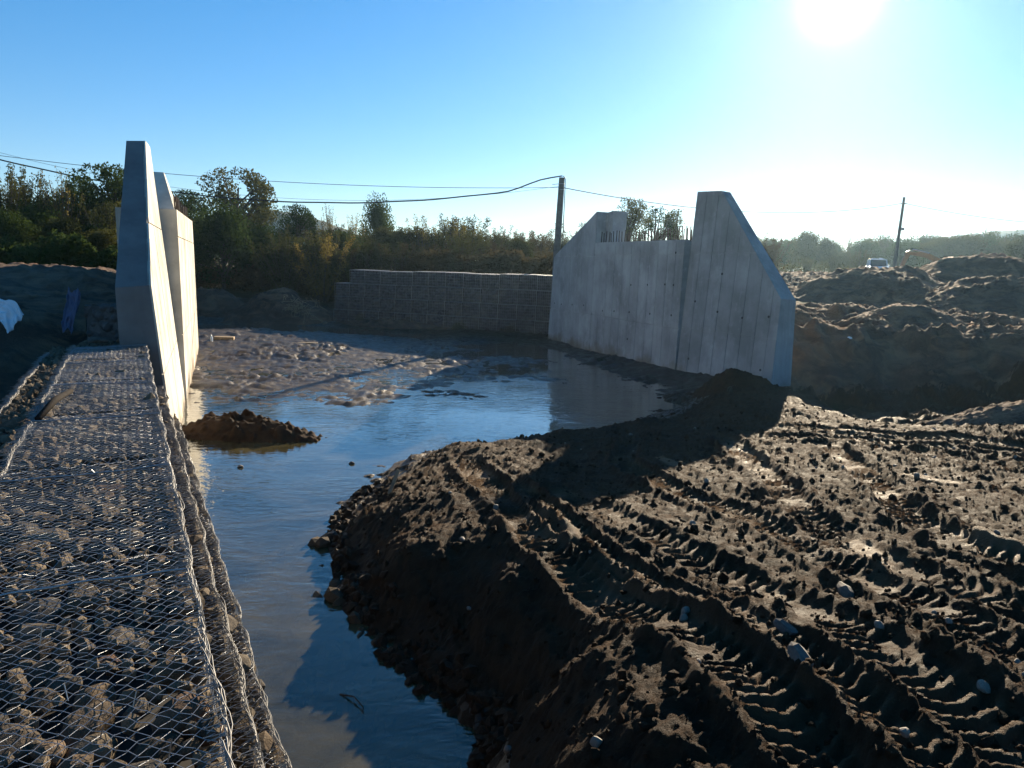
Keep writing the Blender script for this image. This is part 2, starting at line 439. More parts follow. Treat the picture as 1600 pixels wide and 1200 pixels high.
BANK = [(-1.75, 10.6, .35), (-.95, 12.5, .42), (.9, 13.6, .45), (2.75, 14.7, .48), (4.8, 17.0, .62), (6.0, 16.2, .6), (5.6, 18.6, .62), (7.0, 18.6, .5),
        (-1.3, 9.0, .62), (-1.05, 7.2, .66), (-.05, 6.1, .85), (.55, 4.4, 1.15), (.33, 3.5, 1.02), (.2, 2.7, .8), (-.4, 6.2, .3), (.1, 5.3, .45), (.0, 4.2, .35), (.0, 3.2, .4), (.05, 2.2, .4),
        (6.85, 12.8, .62), (8.3, 11.6, .72), (3.46, 5.33, 1.2), (2.13, 5.72, 1.0), (1.52, 3.14, 1.3), (1.91, 2.45, 1.38), (.85, 3.0, 1.3), (-.41, 9.6, .55), (1.5, 9, .66), (1.0, 11.5, .5), (3.5, 11, .62), (3.5, 14, .52), (5.5, 8.5, .95), (5, 3, 1.4), (8, 6, 1.2), (12, 8, 1.25), (3, 1, 1.45), (1.2, 1, 1.3), (.4, 1, .8), (5, -3, 1.5), (.5, -3, 1)]
PITP = [(8.2, 17.9, -.12), (9.5, 17.2, -.22), (11, 17.9, -.22), (10.4, 16.2, -.02), (8.0, 15.9, .16), (12.8, 17.3, .05), (8.2, 19.3, .05), (10.5, 19.4, -.02), (12.5, 19.2, .25),
        (9.0, 20.3, .75), (11.2, 20.4, .8), (13.6, 19.6, 1.05), (9.0, 22.6, 1.7), (12.35, 22.8, 1.75), (15, 20.2, 1.3), (10.4, 14, .95), (8.6, 13.0, .85), (8.0, 14.4, .45), (12.5, 14.3, 1.15), (16, 15, 1.2), (17, 22, 1.5), (14, 10, 1.4), (24, 12, 1.8), (22, 26, 1.9)]
RIGHT = [(8.4, 24, 1.7), (7, 28, 2.1), (5, 33, 2.5), (4, 37, 2.75), (12, 28, 1.8), (14, 34, 2.2), (10, 42, 2.7), (0, 44, 2.8), (-8, 48, 2.8), (25, 45, 2.7), (40, 40, 2.4), (20, 60, 2.8), (45, 70, 2.7), (30, 20, 2.0), (60, 0, 2.2), (20, -10, 2.2), (0, 80, 2.8), (80, 90, 2.7)]
LEFT = [(-2.5, -1, 1.2), (-4, 0, 1.5), (-3, 4, .7), (-6, 4, 1.3), (-5, 8, .3), (-8, 8, 1.2), (-7.5, 11, .4), (-8.6, 13, .5), (-11, 10, 2.2), (-14, 10, 3), (-10.4, 15.5, 2.1), (-9, 15.5, 1.2), (-12, 19, 2.5), (-12.4, 21.3, 3.05), (-15, 21.5, 3.1), (-16, 15, 3.2), (-20, 22, 3.1), (-14.2, 26, 3.05), (-14.6, 30, 2.4), (-20, 40, 3.0), (-60, 40, 3), (-60, 0, 3), (-30, -20, 3), (-22, 60, 3), (-9.4, 18, 2.2), (-11.2, 23, 2.6), (-12.6, 26, 2.6)]
fM = RBF(CH + BANK + PITP); fR = RBF(PITP + BANK[-14:-2] + RIGHT); fL = RBF(LEFT)
XB = np.array([(-4, 1.62), (12.4, -6.9), (13, -7.0), (17.4, -8.75), (17.9, -8.75), (27, -12.3), (31, -14.4), (60, -34)])
XR = np.array([(-5, 23), (10, 13.5), (17, 8.6), (19.4, 7.65), (22.8, 5.75), (33.6, 2.3), (35, 2.0), (60, 2.0)])
FG0, FG1 = np.array([1.95, 34.3]), np.array([-9.8, 40.3])               # far gabion, front foot line
fgd = (FG1 - FG0) / np.linalg.norm(FG1 - FG0); fgn = np.array([-fgd[1], fgd[0]]) * -1.0
if fgn[1] < 0: fgn = -fgn
TRACKS = [  # wheel ruts across the fill: points, half width, depth, lug pitch
    ([(-.75, 11.6), (-.53, 10.38), (-.05, 8.5), (.34, 6.82), (.85, 5.5), (1.22, 4.3), (1.45, 3.1), (1.6, 1.2)], .20, .10, .125),
    ([(.35, 10.2), (.75, 8.6), (1.21, 7.22), (1.75, 6.0), (2.12, 4.7), (2.3, 3.4), (2.5, 1.2)], .21, .10, .135),
    ([(3.6, 13.2), (3.7, 11.8), (3.55, 10.0), (3.15, 7.6), (3.05, 6.6), (3.3, 5.3), (3.9, 3.9), (4.6, 2.6)], .19, .08, .13),
    ([(5.2, 12.0), (4.9, 9.9), (4.2, 7.6), (4.1, 6.3), (4.5, 5.0), (5.4, 3.6)], .2, .08, .13),
    ([(4.6, 13.4), (6.2, 13.2), (7.6, 12.2), (9.2, 10.6), (10.5, 8.5)], .24, .06, .14),
    ([(4.2, 12.5), (6.0, 12.2), (7.2, 11.2), (8.6, 9.4), (9.6, 7.6)], .24, .06, .14),
    ([(2.1, 12.6), (1.7, 10.8), (2.1, 9.0), (2.6, 7.2), (2.85, 5.4), (3.0, 3.8)], .16, .06, .12),
    ([(.1, 9.6), (.45, 7.6), (.85, 6.3), (1.45, 5.0), (1.75, 3.9), (1.95, 2.6)], .12, .05, .11),
]
SMEAR = [(3.15, 6.1, .16, .62, -.18), (3.72, 11.2, .2, .8, .1), (5.4, 9.2, .14, .5, .4), (6.3, 12.9, .4, .6, .9), (4.35, 6.2, .15, .6, .1), (5.0, 5.2, .12, .5, -.5), (2.35, 10.6, .12, .4, .3), (6.9, 8.6, .3, .8, .7)]
def tracks(x, y):
    dz = np.zeros_like(x); flat = np.zeros_like(x)
    for pts, hw, dep, pitch in TRACKS:
        best = np.full_like(x, 9.0); ts = np.zeros_like(x); sd = np.zeros_like(x); acc = 0
        for (ax, ay), (bx_, by_) in zip(pts, pts[1:]):
            L = math.hypot(bx_ - ax, by_ - ay); ux, uy = (bx_ - ax) / L, (by_ - ay) / L
            t = np.clip((x - ax) * ux + (y - ay) * uy, 0, L)
            d = np.hypot(x - ax - ux * t, y - ay - uy * t)
            s = (x - ax) * uy - (y - ay) * ux
            m = d < best
            best = np.where(m, d, best); ts = np.where(m, t + acc, ts); sd = np.where(m, s, sd)
            acc += L
        wob = .03 * vnoise(ts * 1.3, sd * 0, 5) + .018 * vnoise(x * 5, y * 5, 77)
        fade = sstep(0, .6, ts) * sstep(0, .6, acc - ts) * np.clip(.9 + .35 * vnoise(ts * .5, ts * 0 + hw * 99, 9), 0, 1)
        prof = 1 - sstep(hw * .8, hw * 1.15, best + wob)
        rim = np.exp(-((best + wob - hw * 1.35) / (hw * .3)) ** 2)
        ph = (ts + np.abs(sd) * .55) / pitch
        lug = sstep(.15, .3, ph % 1) * (1 - sstep(.55, .72, ph % 1))
        dz += fade * (prof * (-dep * .75 + .062 * (lug - .5) * np.clip(.8 + 1.2 * vnoise(x * 3.4, y * 3.4, 12), .1, 1)) + rim * .065)
        flat = np.maximum(flat, prof * fade)
    return dz, flat
def smears(x, y):
    s = np.zeros_like(x)
    for cx, cy, a, b, ang in SMEAR:
        c, d = math.cos(ang), math.sin(ang)
        u = (x - cx) * c + (y - cy) * d; v = -(x - cx) * d + (y - cy) * c
        q = (u / a) ** 2 + (v / b) ** 2 + .5 * fbm(x * 3, y * 3, 3, 31)
        s = np.maximum(s, 1 - sstep(.6, 1.1, q))
    return s
def land(x, y, fine=True, full=False):
    x = np.asarray(x, float); y = np.asarray(y, float)
    far = np.hypot(x, y)
    cx = np.clip(x, -70, 90); cy = np.clip(y, -15, 95)
    zm, zr, zl = fM(cx, cy), fR(cx, cy), fL(cx, cy)
    zr = np.clip(zr, -.6, 3.0); zl = np.clip(zl, 0, 3.25)
    # cliffs of the pit: steepen
    t = np.clip((zr - .1) / 1.5, 0, 1); zr = np.where((zr > .1) & (zr < 1.6), .1 + 1.5 * sstep(.12, .88, t + .16 * fbm(x * .55, y * .55, 3, 41)), zr)
    xb = np.interp(y, XB[:, 0], XB[:, 1]); wl_ = .35 + np.clip(y - 27, 0, 40) * .22
    xr = np.interp(y, XR[:, 0], XR[:, 1]); wr_ = .35 + np.clip(19.4 - y, 0, 30) * .35
    L = 1 - sstep(-wl_, wl_, x - xb); Rw = sstep(-wr_, wr_, x - xr)
    z = zm * (1 - Rw) + zr * Rw
    z = z * (1 - L) + zl * L
    # ground held up behind the far gabion
    s = (x - FG0[0]) * fgn[0] + (y - FG0[1]) * fgn[1]; al = (x - FG0[0]) * fgd[0] + (y - FG0[1]) * fgd[1]
    beh = sstep(.15, .75, s) * sstep(-3, 0, al + 2.0) * (1 - sstep(12.3, 13.3, al))
    z = z * (1 - beh) + 2.78 * beh
    z = z * (1 - sstep(60, 110, far)) + 2.6 * sstep(60, 110, far)
    if not fine: return z
    bankA = (1 - Rw) * (1 - L) * sstep(.02, .3, z) * (1 - sstep(18.5, 21.5, y)) 
    chan = (1 - L) * (1 - sstep(.05, .3, z)) * (1 - beh)
    pitA = Rw * sstep(11, 15, y) * (1 - sstep(26, 34, y))
    bankA = np.maximum(bankA, (1 - L) * Rw * (1 - sstep(11, 15, y)))
    tz, flat = tracks(x, y); sm = smears(x, y)
    tz = tz * bankA; flat = flat * bankA; sm = sm * bankA
    rough = 1 - np.maximum(flat * .88, sm * .85)
    lump = .05 * fbm(x * .9, y * .9, 3, 3) + .035 * fbm(x * 2.3, y * 2.3, 3, 8)
    wx = x + .09 * vnoise(x * 6, y * 6, 51) + .03 * vnoise(x * 19, y * 19, 53); wy = y + .09 * vnoise(x * 6, y * 6, 52) + .03 * vnoise(x * 19, y * 19, 54)
    wx2 = x + .16 * vnoise(x * 3.1, y * 3.1, 55) + .05 * vnoise(x * 11, y * 11, 57); wy2 = y + .16 * vnoise(x * 3.1, y * 3.1, 56) + .05 * vnoise(x * 11, y * 11, 58)
    cl = np.maximum(np.maximum(clods(wx2, wy2, .36, 101, .06) * .6, clods(wx2, wy2, .2, 111, .16) * .8), np.maximum(clods(wx2, wy2, .11, 121, .55) * .9, clods(wx, wy, .062, 131, .75)))
    cl = cl * (1 + .55 * vnoise(x * 23, y * 23, 133)) + .8 * np.maximum(0, clods(wx, wy, .045, 135, .75) - .003)
    mod = np.clip(.5 + 1.25 * fbm(x * .8 + .25 * y, y * .5, 3, 61), .04, 1.15)
    bil = .02 * np.abs(vnoise(wx2 * 1.7, wy2 * 1.7, 301)) + .018 * np.abs(vnoise(wx2 * 4.1, wy2 * 4.1, 302)) + .02 * np.abs(vnoise(wx2 * 9.3, wy2 * 9.3, 303)) + .020 * fbm(x * 13, y * 13, 3, 304)
    streak = .055 * fbm(x * 3.4 + y * .95 + .25 * vnoise(x, y, 311), y * .3, 4, 312) * sstep(13.5, 10, y)
    zb = lump * (1 - sm * .6) + ((bil * 1.15 - .07) * (.75 + .5 * mod) + cl * .66 * (.40 + .60 * mod)) * rough + streak * (1 - flat) + tz
    mf = sstep(15, 18, y) * (1 - sstep(34, 42, y))
    px_, py_ = x + .3 * vnoise(x * 1.3, y * 1.3, 401), y + .3 * vnoise(x * 1.3, y * 1.3, 402)
    pud = .060 * fbm(x * .5, y * .5, 2, 81) + .10 * np.abs(vnoise(px_ * 1.5, py_ * 1.9, 403)) + .12 * np.abs(vnoise(px_ * 3.2, py_ * 4.2, 404)) + .05 * np.abs(vnoise(px_ * 9, py_ * 11, 405)) - .078 + .018 * sstep(4, 1, x) - .004 * sstep(-7, -4, x) + .02 * sstep(-5, -9, x) + clods(wx2, wy2, .6, 141, .12) * .25
    ripp = np.clip(sstep(-4, -8, x) + .25, 0, 1)
    pud = np.where(z + pud * .8 > 0, pud * .75, pud) * np.clip(.75 + 1.3 * fbm(x * .55, y * .55, 2, 407), .4, 1.3) + .022 * mf * np.abs(vnoise(px_ * 13, py_ * 15, 406))
    zc = chan * (mf * (pud * .8 + .022 * ripp * vnoise(x * 3.2, y * 8, 87)) + (1 - mf) * (.05 * fbm(x * 1.2, y * 1.2, 4, 91) + .5 * clods(wx, wy, .28, 151, .35)))
    zp = pitA * (.30 * fbm(x * .7, y * .7, 4, 93) + .26 * (1 - np.abs(fbm(x * 1.1 + .3 * y, y * .7, 3, 95)) * 2.4) + .10 * np.abs(vnoise(wx2 * 3, wy2 * 3, 96)) + .5 * clods(wx, wy, .3, 161, .35) + .7 * clods(wx, wy, .14, 163, .5))
    rest = np.clip(1 - bankA - chan - pitA, 0, 1)
    zo = rest * (.07 * fbm(x * .8, y * .8, 4, 97) + .5 * clods(wx, wy, .3, 171, .3) * (far < 60))
    out = z + bankA * zb + zc + zp + zo
    if full: return out, np.maximum(sm, flat * .7 * np.clip(.6 + vnoise(x * 2, y * 2, 19), 0, 1)), np.clip(flat * .25 + sm * .25 + .3 * (z < .25), 0, 1)
    return out

PATCH = []     # boxes already covered by a finer sheet
def ys_geo(y0, y1, a, b):
    v = [y0]
    while v[-1] < y1: v.append(v[-1] + a + b * max(0, v[-1]))
    return np.array(v)
def patch(name, xs_lo, xs_hi, nx, ys, mat, under=None, kind='structure'):
    t = np.linspace(0, 1, nx)
    lo = np.interp(ys, *xs_lo); hi = np.interp(ys, *xs_hi)
    X = lo[:, None] * (1 - t) + hi[:, None] * t; Y = np.repeat(ys[:, None], nx, 1)
    Z, dry, wet = land(X, Y, True, True)
    if under is not None: Z = Z - under(X, Y, Z)
    if mat is MUD:   # churned soil overhangs a little: push sideways as well
        a = .016 * sstep(.1, .5, Z)
        X = X + a * vnoise(X * 9, Y * 9, 201); Y = Y + a * vnoise(X * 9, Y * 9, 202)
    me = grid_mesh(name, X, Y, Z, mat)
    attr(me, 'dry', dry * .75); attr(me, 'wet', wet)
    o = obj(name, me); tag(o, kind=kind)
    return o
# foreground fill, fine; silt of the channel; excavation behind; left pit
patch('mud_bank', ((.6, 6, 19.6), (-1.2, -2.6, -2.6)), ((.6, 6, 19.6), (4.5, 9.5, 16)), 840, ys_geo(.6, 19.6, .006, .0046), MUD)
patch('channel_bed', ((-1, 10, 20, 46), (-3.2, -8, -11.5, -24)), ((-1, 10, 20, 46), (.4, 0, 7, 4)), 360, ys_geo(-1, 46, .03, .005), BED,
      lambda X, Y, Z: .8 * (1 - sstep(-.5, 0, X - np.interp(Y, XB[:, 0], XB[:, 1]))) * (Y < 28) + .6 * sstep(.0, .5, X - np.interp(Y, [-1, 4.6, 5.2, 5.8, 6.4, 7.7, 9.4, 10.9, 12.9, 14, 15, 17, 19, 20.2], [-.1, 0, -.1, -.8, -1.2, -1.8, -2.2, -1.9, -1.2, .6, 2.6, 4.6, 6.2, 30])))
patch('excavation_bank', ((12.5, 20, 30), (6.5, 6.6, 6.2)), ((12.5, 20, 30), (24, 28, 34)), 330, ys_geo(12.5, 30, .05, .001), EARTH, lambda X, Y, Z: .5 * (1 - sstep(18.9, 19.4, Y)) * (1 - sstep(-.6, -.1, X - np.interp(Y, [6, 19.6], [9.5, 16]))))
patch('side_pit', ((-2, 28), (-12, -20)), ((-2, 12, 28), (.6, -6.0, -12.0)), 150, ys_geo(-2, 28, .07, .004), EARTH)
def coarse():
    u = np.sinh(np.linspace(-7.4, 7.4, 330)); u = u / u.max() * 1600
    v = np.sinh(np.linspace(-3.4, 7.4, 300)); v = v / v.max() * 1600
    X, Y = np.meshgrid(u, v)
    Z = land(X, Y, False)
    inside = ((X > -20) & (X < 30) & (Y > -1) & (Y < 46))
    Z = Z - .12 - np.where(np.hypot(X, Y - 18) < 34, .55, 0) * 1.0
    o = obj('ground', grid_mesh('ground', X, Y, Z, GROUND)); tag(o, kind='structure')
coarse()
def mid_ground():   # rough ground round the working site, out to the trees
    xs = np.linspace(-48, 60, 300); ys = np.linspace(26, 90, 190)
    X, Y = np.meshgrid(xs, ys)
    Z = land(X, Y) - .03
    o = obj('verge', grid_mesh('verge', X, Y, Z, GROUND)); tag(o, kind='structure')
mid_ground()

# ------------------------------------------------------------------ water
WP = [(1.0, -2), (-.35, -1.2)] + [tuple(GA * s + GN * .45) for s in (1, 13.2)] + [(-7.2, 14.7), (-8.5, 17.7), (-12.1, 27), (-17, 33), (-26, 44), (-12, 44.5), (-3, 39), (2.4, 35), (2.4, 33), (5.6, 22.9), (7.4, 19.4), (8.6, 20.6), (13.5, 20.6), (14, 15), (8, 14), (4, 8), (2, 2)]
me = bpy.data.meshes.new('water'); me.from_pydata([(x, y, 0) for x, y in WP], [], [tuple(range(len(WP)))]); me.flip_normals() if me.polygons[0].normal.z < 0 else None; me.materials.append(WATER)
tag(obj('water', me), kind='structure')

# ------------------------------------------------------------------ concrete walls
def clip_rect(poly, a0, a1, b0, b1):
    def cut(P, f, inter):
        out = []
        for i in range(len(P)):
            p, q = P[i - 1], P[i]
            if f(q):
                if not f(p): out.append(inter(p, q))
                out.append(q)
            elif f(p): out.append(inter(p, q))
        return out
    def ix(k, v): return lambda p, q: tuple((p[j] + (q[j] - p[j]) * (v - p[k]) / (q[k] - p[k])) for j in (0, 1))
    for f, i in ((lambda p: p[0] >= a0, ix(0, a0)), (lambda p: p[0] <= a1, ix(0, a1)), (lambda p: p[1] >= b0, ix(1, b0)), (lambda p: p[1] <= b1, ix(1, b1))):
        poly = cut(poly, f, i)
        if len(poly) < 3: return []
    return poly
def area(P): return abs(sum(P[i - 1][0] * P[i][1] - P[i][0] * P[i - 1][1] for i in range(len(P)))) / 2
def frame(o, u, w, out):
    o, u, w = Vector(o), Vector(u).normalized(), Vector(w).normalized()
    n = u.cross(w)
    if n.dot(Vector(out)) < 0: n = -n
    return lambda a, b, c: o + u * a + w * b + n * c
def panels(parent, poly, xf, us, bs, mat, gap=.016, holes=()):
    for a0, a1 in zip(us, us[1:]):
        for b0, b1 in zip(bs, bs[1:]):
            P = clip_rect(poly, a0 + gap / 2, a1 - gap / 2, b0 + gap, b1 - gap)
            if len(P) >= 3 and area(P) > .01:
                # corners nipped so each formwork panel keeps its own soft arris
                MB().prism(P, -.05, random.uniform(0, .006), xf).build('panel', mat, parent)
    for a, b in holes:
        m = MB(); ring = [(a + .035 * math.cos(k * math.pi / 5), b + .035 * math.sin(k * math.pi / 5)) for k in range(10)]
        m.prism(ring, -.01, .008, xf).build('tie_hole', DARKHOLE, parent)
J = Vector((5.109, 22.796, -.5))
# right near wing
uR = Vector((.465, -.885, 0)); wR = Vector((.066, .035, .997)); nR = Vector((.885, .465, 0))
tR = empty('wing_wall', (7.0, 19.6, .3))
tag(tR, 'grey shaded concrete wing wall with sloped top, rising beside the spoil heaps on the right', 'wing wall', 'concrete wing walls')
def off(t): return -t.location
xf = frame(Vector((5.109, 22.796, 0)), uR, wR, -nR)
xfl = lambda a, b, c, F=xf, o=tR: F(a, b, c) - o.location
polyR = [(0, -.8), (3.87, -.8), (3.80, 2.70), (2.55, 3.78 + -.18), (1.07, 5.69), (.04, 5.73)]
polyR = [(0, -.8), (3.87, -.8), (3.78, 2.70), (1.07, 5.69), (.04, 5.74)]
def wedge_body(poly, xf_, tfun, name, mat, parent, recess=.03):
    n = len(poly); v = [xf_(a, b, -recess) for a, b in poly] + [xf_(a, b, -tfun(b)) for a, b in poly]
    f = [tuple(range(n)), tuple(range(2 * n - 1, n - 1, -1))] + [(k, (k + 1) % n, n + (k + 1) % n, n + k) for k in range(n)]
    return MB().add(v, f).build(name, mat, parent)
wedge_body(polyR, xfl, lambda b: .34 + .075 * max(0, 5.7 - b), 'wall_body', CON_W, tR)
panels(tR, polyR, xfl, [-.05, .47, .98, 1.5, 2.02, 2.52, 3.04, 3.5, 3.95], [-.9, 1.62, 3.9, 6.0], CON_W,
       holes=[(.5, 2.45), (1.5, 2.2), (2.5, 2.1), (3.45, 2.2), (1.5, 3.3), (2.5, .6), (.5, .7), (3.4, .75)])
# right abutment with its far wing
uA = Vector((-.313, .95, 0)); nA = Vector((.95, .313, 0))
tA = empty('bridge_abutment', (4.5, 26, 0))
tag(tA, 'long grey bridge abutment on the right bank with rebar starters along its top', 'bridge abutment', 'bridge abutments')
xa = frame(Vector((5.109, 22.796, 0)), uA, Vector((.02, .0066, 1)), -nA)
xal = lambda a, b, c, F=xa, o=tA: F(a, b, c) - o.location
polyA = [(0.05, -.8), (6.6, -.8), (6.6, 4.32), (0.05, 4.29)]
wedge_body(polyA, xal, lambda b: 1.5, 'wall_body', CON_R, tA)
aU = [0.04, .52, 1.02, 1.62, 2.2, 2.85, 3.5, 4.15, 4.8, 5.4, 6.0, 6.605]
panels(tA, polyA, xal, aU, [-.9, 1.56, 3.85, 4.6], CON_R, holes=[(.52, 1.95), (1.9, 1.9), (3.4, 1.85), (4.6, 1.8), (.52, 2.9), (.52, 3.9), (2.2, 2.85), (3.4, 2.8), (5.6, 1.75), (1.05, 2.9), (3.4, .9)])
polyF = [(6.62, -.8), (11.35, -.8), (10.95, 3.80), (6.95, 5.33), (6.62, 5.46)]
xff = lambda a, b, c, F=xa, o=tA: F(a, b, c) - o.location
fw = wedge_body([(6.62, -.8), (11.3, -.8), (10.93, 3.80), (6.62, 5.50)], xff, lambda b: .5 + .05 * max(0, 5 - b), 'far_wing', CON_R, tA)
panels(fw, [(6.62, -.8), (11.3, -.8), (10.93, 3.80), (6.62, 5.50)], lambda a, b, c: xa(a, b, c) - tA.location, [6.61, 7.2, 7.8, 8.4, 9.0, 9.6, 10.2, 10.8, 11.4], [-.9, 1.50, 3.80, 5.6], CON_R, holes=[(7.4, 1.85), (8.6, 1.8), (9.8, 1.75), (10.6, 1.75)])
MB().prism([(6.05, 4.325), (7.3, 4.325), (7.3, 5.20), (6.62, 5.48), (6.05, 5.52)], -.42, -1.0, xal).build('return_wall', CON_R, tA)
def rebar_row(parent, xfun, a0, a1, n, c, z, zfun=None):
    for k in range(n):
        a = a0 + (a1 - a0) * (k + random.uniform(-.2, .2)) / (n - 1)
        h = random.uniform(.36, .45); lx, ly = random.uniform(-.025, .025), random.uniform(-.02, .02)
        b = xfun(a, z(a) - .05, c); t = xfun(a, z(a) + h, c) + Vector((lx, ly, 0))
        MB().tube([b, (b + t) / 2 + Vector((lx * .2, ly * .2, 0)), t], [.019, .018, .017], 5).build('rebar', RUST, parent)
rebar_row(tA, xal, .1, 6.5, 30, -.2, lambda a: 4.3)
rebar_row(tA, xal, .2, 5.0, 22, -.9, lambda a: 4.3)

# left near wing (its sloped top and end face the camera)
uL = Vector((-.379, .925, 0)); wL = Vector((-.069, -.028, .997)); nL = Vector((.923, .378, .075))
tL = empty('wing_wall', (-6.3, 13.5, 0))
tag(tL, 'tall tapering concrete wing wall with one sunlit face, standing at the end of the stone filled gabion wall', 'wing wall', 'concrete wing walls')
xL = frame(Vector((-6.777, 14.717, 0)), uL, wL, nL)
xLl = lambda a, b, c: xL(a, b, c) - tL.location
polyL = [(-2.43, -.8), (3.14, -.8), (3.05, 5.94), (1.64, 5.885), (-2.43, 3.01)]
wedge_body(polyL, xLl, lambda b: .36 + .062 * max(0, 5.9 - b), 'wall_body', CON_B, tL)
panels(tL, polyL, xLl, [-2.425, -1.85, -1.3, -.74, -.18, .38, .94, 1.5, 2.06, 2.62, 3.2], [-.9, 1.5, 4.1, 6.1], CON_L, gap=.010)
# left abutment
tB = empty('bridge_abutment', (-9.5, 22, 0))
tag(tB, 'sunlit bridge abutment on the left, partly hidden behind the tall tapering wing wall', 'bridge abutment', 'bridge abutments')
oB = Vector((-8.05, 17.9, 0)); uB = (Vector((-11.6, 27.0, 0)) - oB).normalized(); nB = Vector((uB.y, -uB.x, 0))
xB = frame(oB, uB, Vector((0, 0, 1)), nB)
xBl = lambda a, b, c: xB(a, b, c) - tB.location
polyB = [(0, -.8), (9.77, -.8), (9.77, 4.73), (0, 4.58)]
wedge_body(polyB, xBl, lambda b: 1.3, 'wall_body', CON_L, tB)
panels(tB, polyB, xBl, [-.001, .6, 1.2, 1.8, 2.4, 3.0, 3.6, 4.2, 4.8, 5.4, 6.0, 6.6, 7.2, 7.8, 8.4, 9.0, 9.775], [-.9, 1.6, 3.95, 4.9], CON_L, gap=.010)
v = [xBl(0.02, 4.585, -.05), xBl(0.02, 4.585, -.62), xBl(2.2, 4.62, -.62), xBl(2.2, 4.62, -.05), xBl(1.0, 5.52, -.3), xBl(1.0, 5.52, -.62), xBl(1.5, 5.52, -.62), xBl(1.5, 5.52, -.3)]
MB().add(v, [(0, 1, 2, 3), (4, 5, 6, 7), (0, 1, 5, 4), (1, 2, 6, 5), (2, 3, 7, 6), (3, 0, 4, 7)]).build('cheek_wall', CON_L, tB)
rebar_row(tB, xBl, 2.3, 9.6, 26, -.16, lambda a: 4.6 + a * .015)
rebar_row(tB, xBl, .25, 2.0, 6, -.02 - .02, lambda a: 4.55)

# ------------------------------------------------------------------ rocks
def rock_mesh(name, seed, sub=2, mat=ROCK):
    bm = bmesh.new(); bmesh.ops.create_icosphere(bm, subdivisions=sub, radius=1)
    r = random.Random(seed)
    pl = []
    for _ in range(13):
        d = Vector((r.gauss(0, 1), r.gauss(0, 1), r.gauss(0, 1))).normalized(); pl.append((d, r.uniform(.55, .9)))
    sc = (r.uniform(.8, 1.2), r.uniform(.65, 1.0), r.uniform(.5, .8))
    for v in bm.verts:
        for d, h in pl:
            k = v.co.dot(d)
            if k > h: v.co -= d * (k - h)
        v.co *= 1 + r.uniform(-.025, .025)
        v.co.x *= sc[0]; v.co.y *= sc[1]; v.co.z *= sc[2]
    me = bpy.data.meshes.new(name); bm.to_mesh(me); bm.free(); me.materials.append(mat)
    return me
ROCKS = [rock_mesh('stone', 40 + k, 2) for k in range(12)]
ROCKLOW = [rock_mesh('stone', 90 + k, 1) for k in range(8)]
def rocks_joined(name, items, protos, mat, parent=None):
    """items: (x,y,z,scale,rotation matrix 3x3 numpy)"""
    arr = []
    for me in protos:
        v = np.zeros(len(me.vertices) * 3, np.float32); me.vertices.foreach_get('co', v)
        f = np.array([tuple(p.vertices) for p in me.polygons], np.int32); arr.append((v.reshape(-1, 3), f))
    V, Fc, o = [], [], 0
    for k, (x, y, z, s, R) in enumerate(items):
        v, f = arr[k % len(arr)]
        V.append((v * s) @ R.T + np.array((x, y, z), np.float32)); Fc.append(f + o); o += len(v)
    return obj(name, mesh_np(name, np.concatenate(V), np.concatenate(Fc), mat, False), parent)
def rrot(flat=False):
    m = Matrix.Rotation(random.uniform(0, 6.28), 3, 'Z')
    k = .5 if flat else 3.14
    return np.array(m @ Matrix.Rotation(random.uniform(-k, k), 3, 'X') @ Matrix.Rotation(random.uniform(-k, k), 3, 'Y'), np.float32)

# ------------------------------------------------------------------ near gabion wall
tG = empty('gabion_wall', (-3.2, 6.4, 0))
tag(tG, 'stepped gabion wall of dark quarry stones under wire mesh along the left water edge', 'gabion wall', 'gabion walls')
def gp(s, t, z): return Vector((GA[0] * s + GN[0] * t, GA[1] * s + GN[1] * t, z)) - tG.location
TIERS = [(-.86, .188, 2.0), (.15, .40, 1.3), (.34, .64, .6)]     # across from, to, top
S0, S1 = -1.0, 14.1
core = MB()
for (t0, t1, zt), zb_ in zip([(-1.24, .10, 1.82), (-.2, .32, 1.12), (-.2, .56, .42)], (1.0, .3, -.6)):
    core.prism([(S0, t0), (S1, t0), (S1, t1), (S0, t1)], zb_, zt, gp)
core.build('rock_core', mat_simple('dark_fill', (0.03, 0.027, 0.024), 0.95, 0, 6), tG)
cand = []
def fill(t0, t1, zt, s0, s1, dmin, face=False, zlo=None):
    placed = []
    tries = 0; area_ = (s1 - s0) * ((t1 - t0) if not face else (zt - zlo))
    for _ in range(int(area_ * 700)):
        sz = random.choice((.03, .04, .05, .06, .075, .095, .115)) * random.uniform(.8, 1.2)
        s = random.uniform(s0, s1)
        q = random.uniform(t0, t1) if not face else random.uniform(zlo, zt)
        if all((s - a) ** 2 + (q - b) ** 2 > (.70 * (sz + c)) ** 2 for a, b, c in placed[-220:]):
            placed.append((s, q, sz))
    return placed
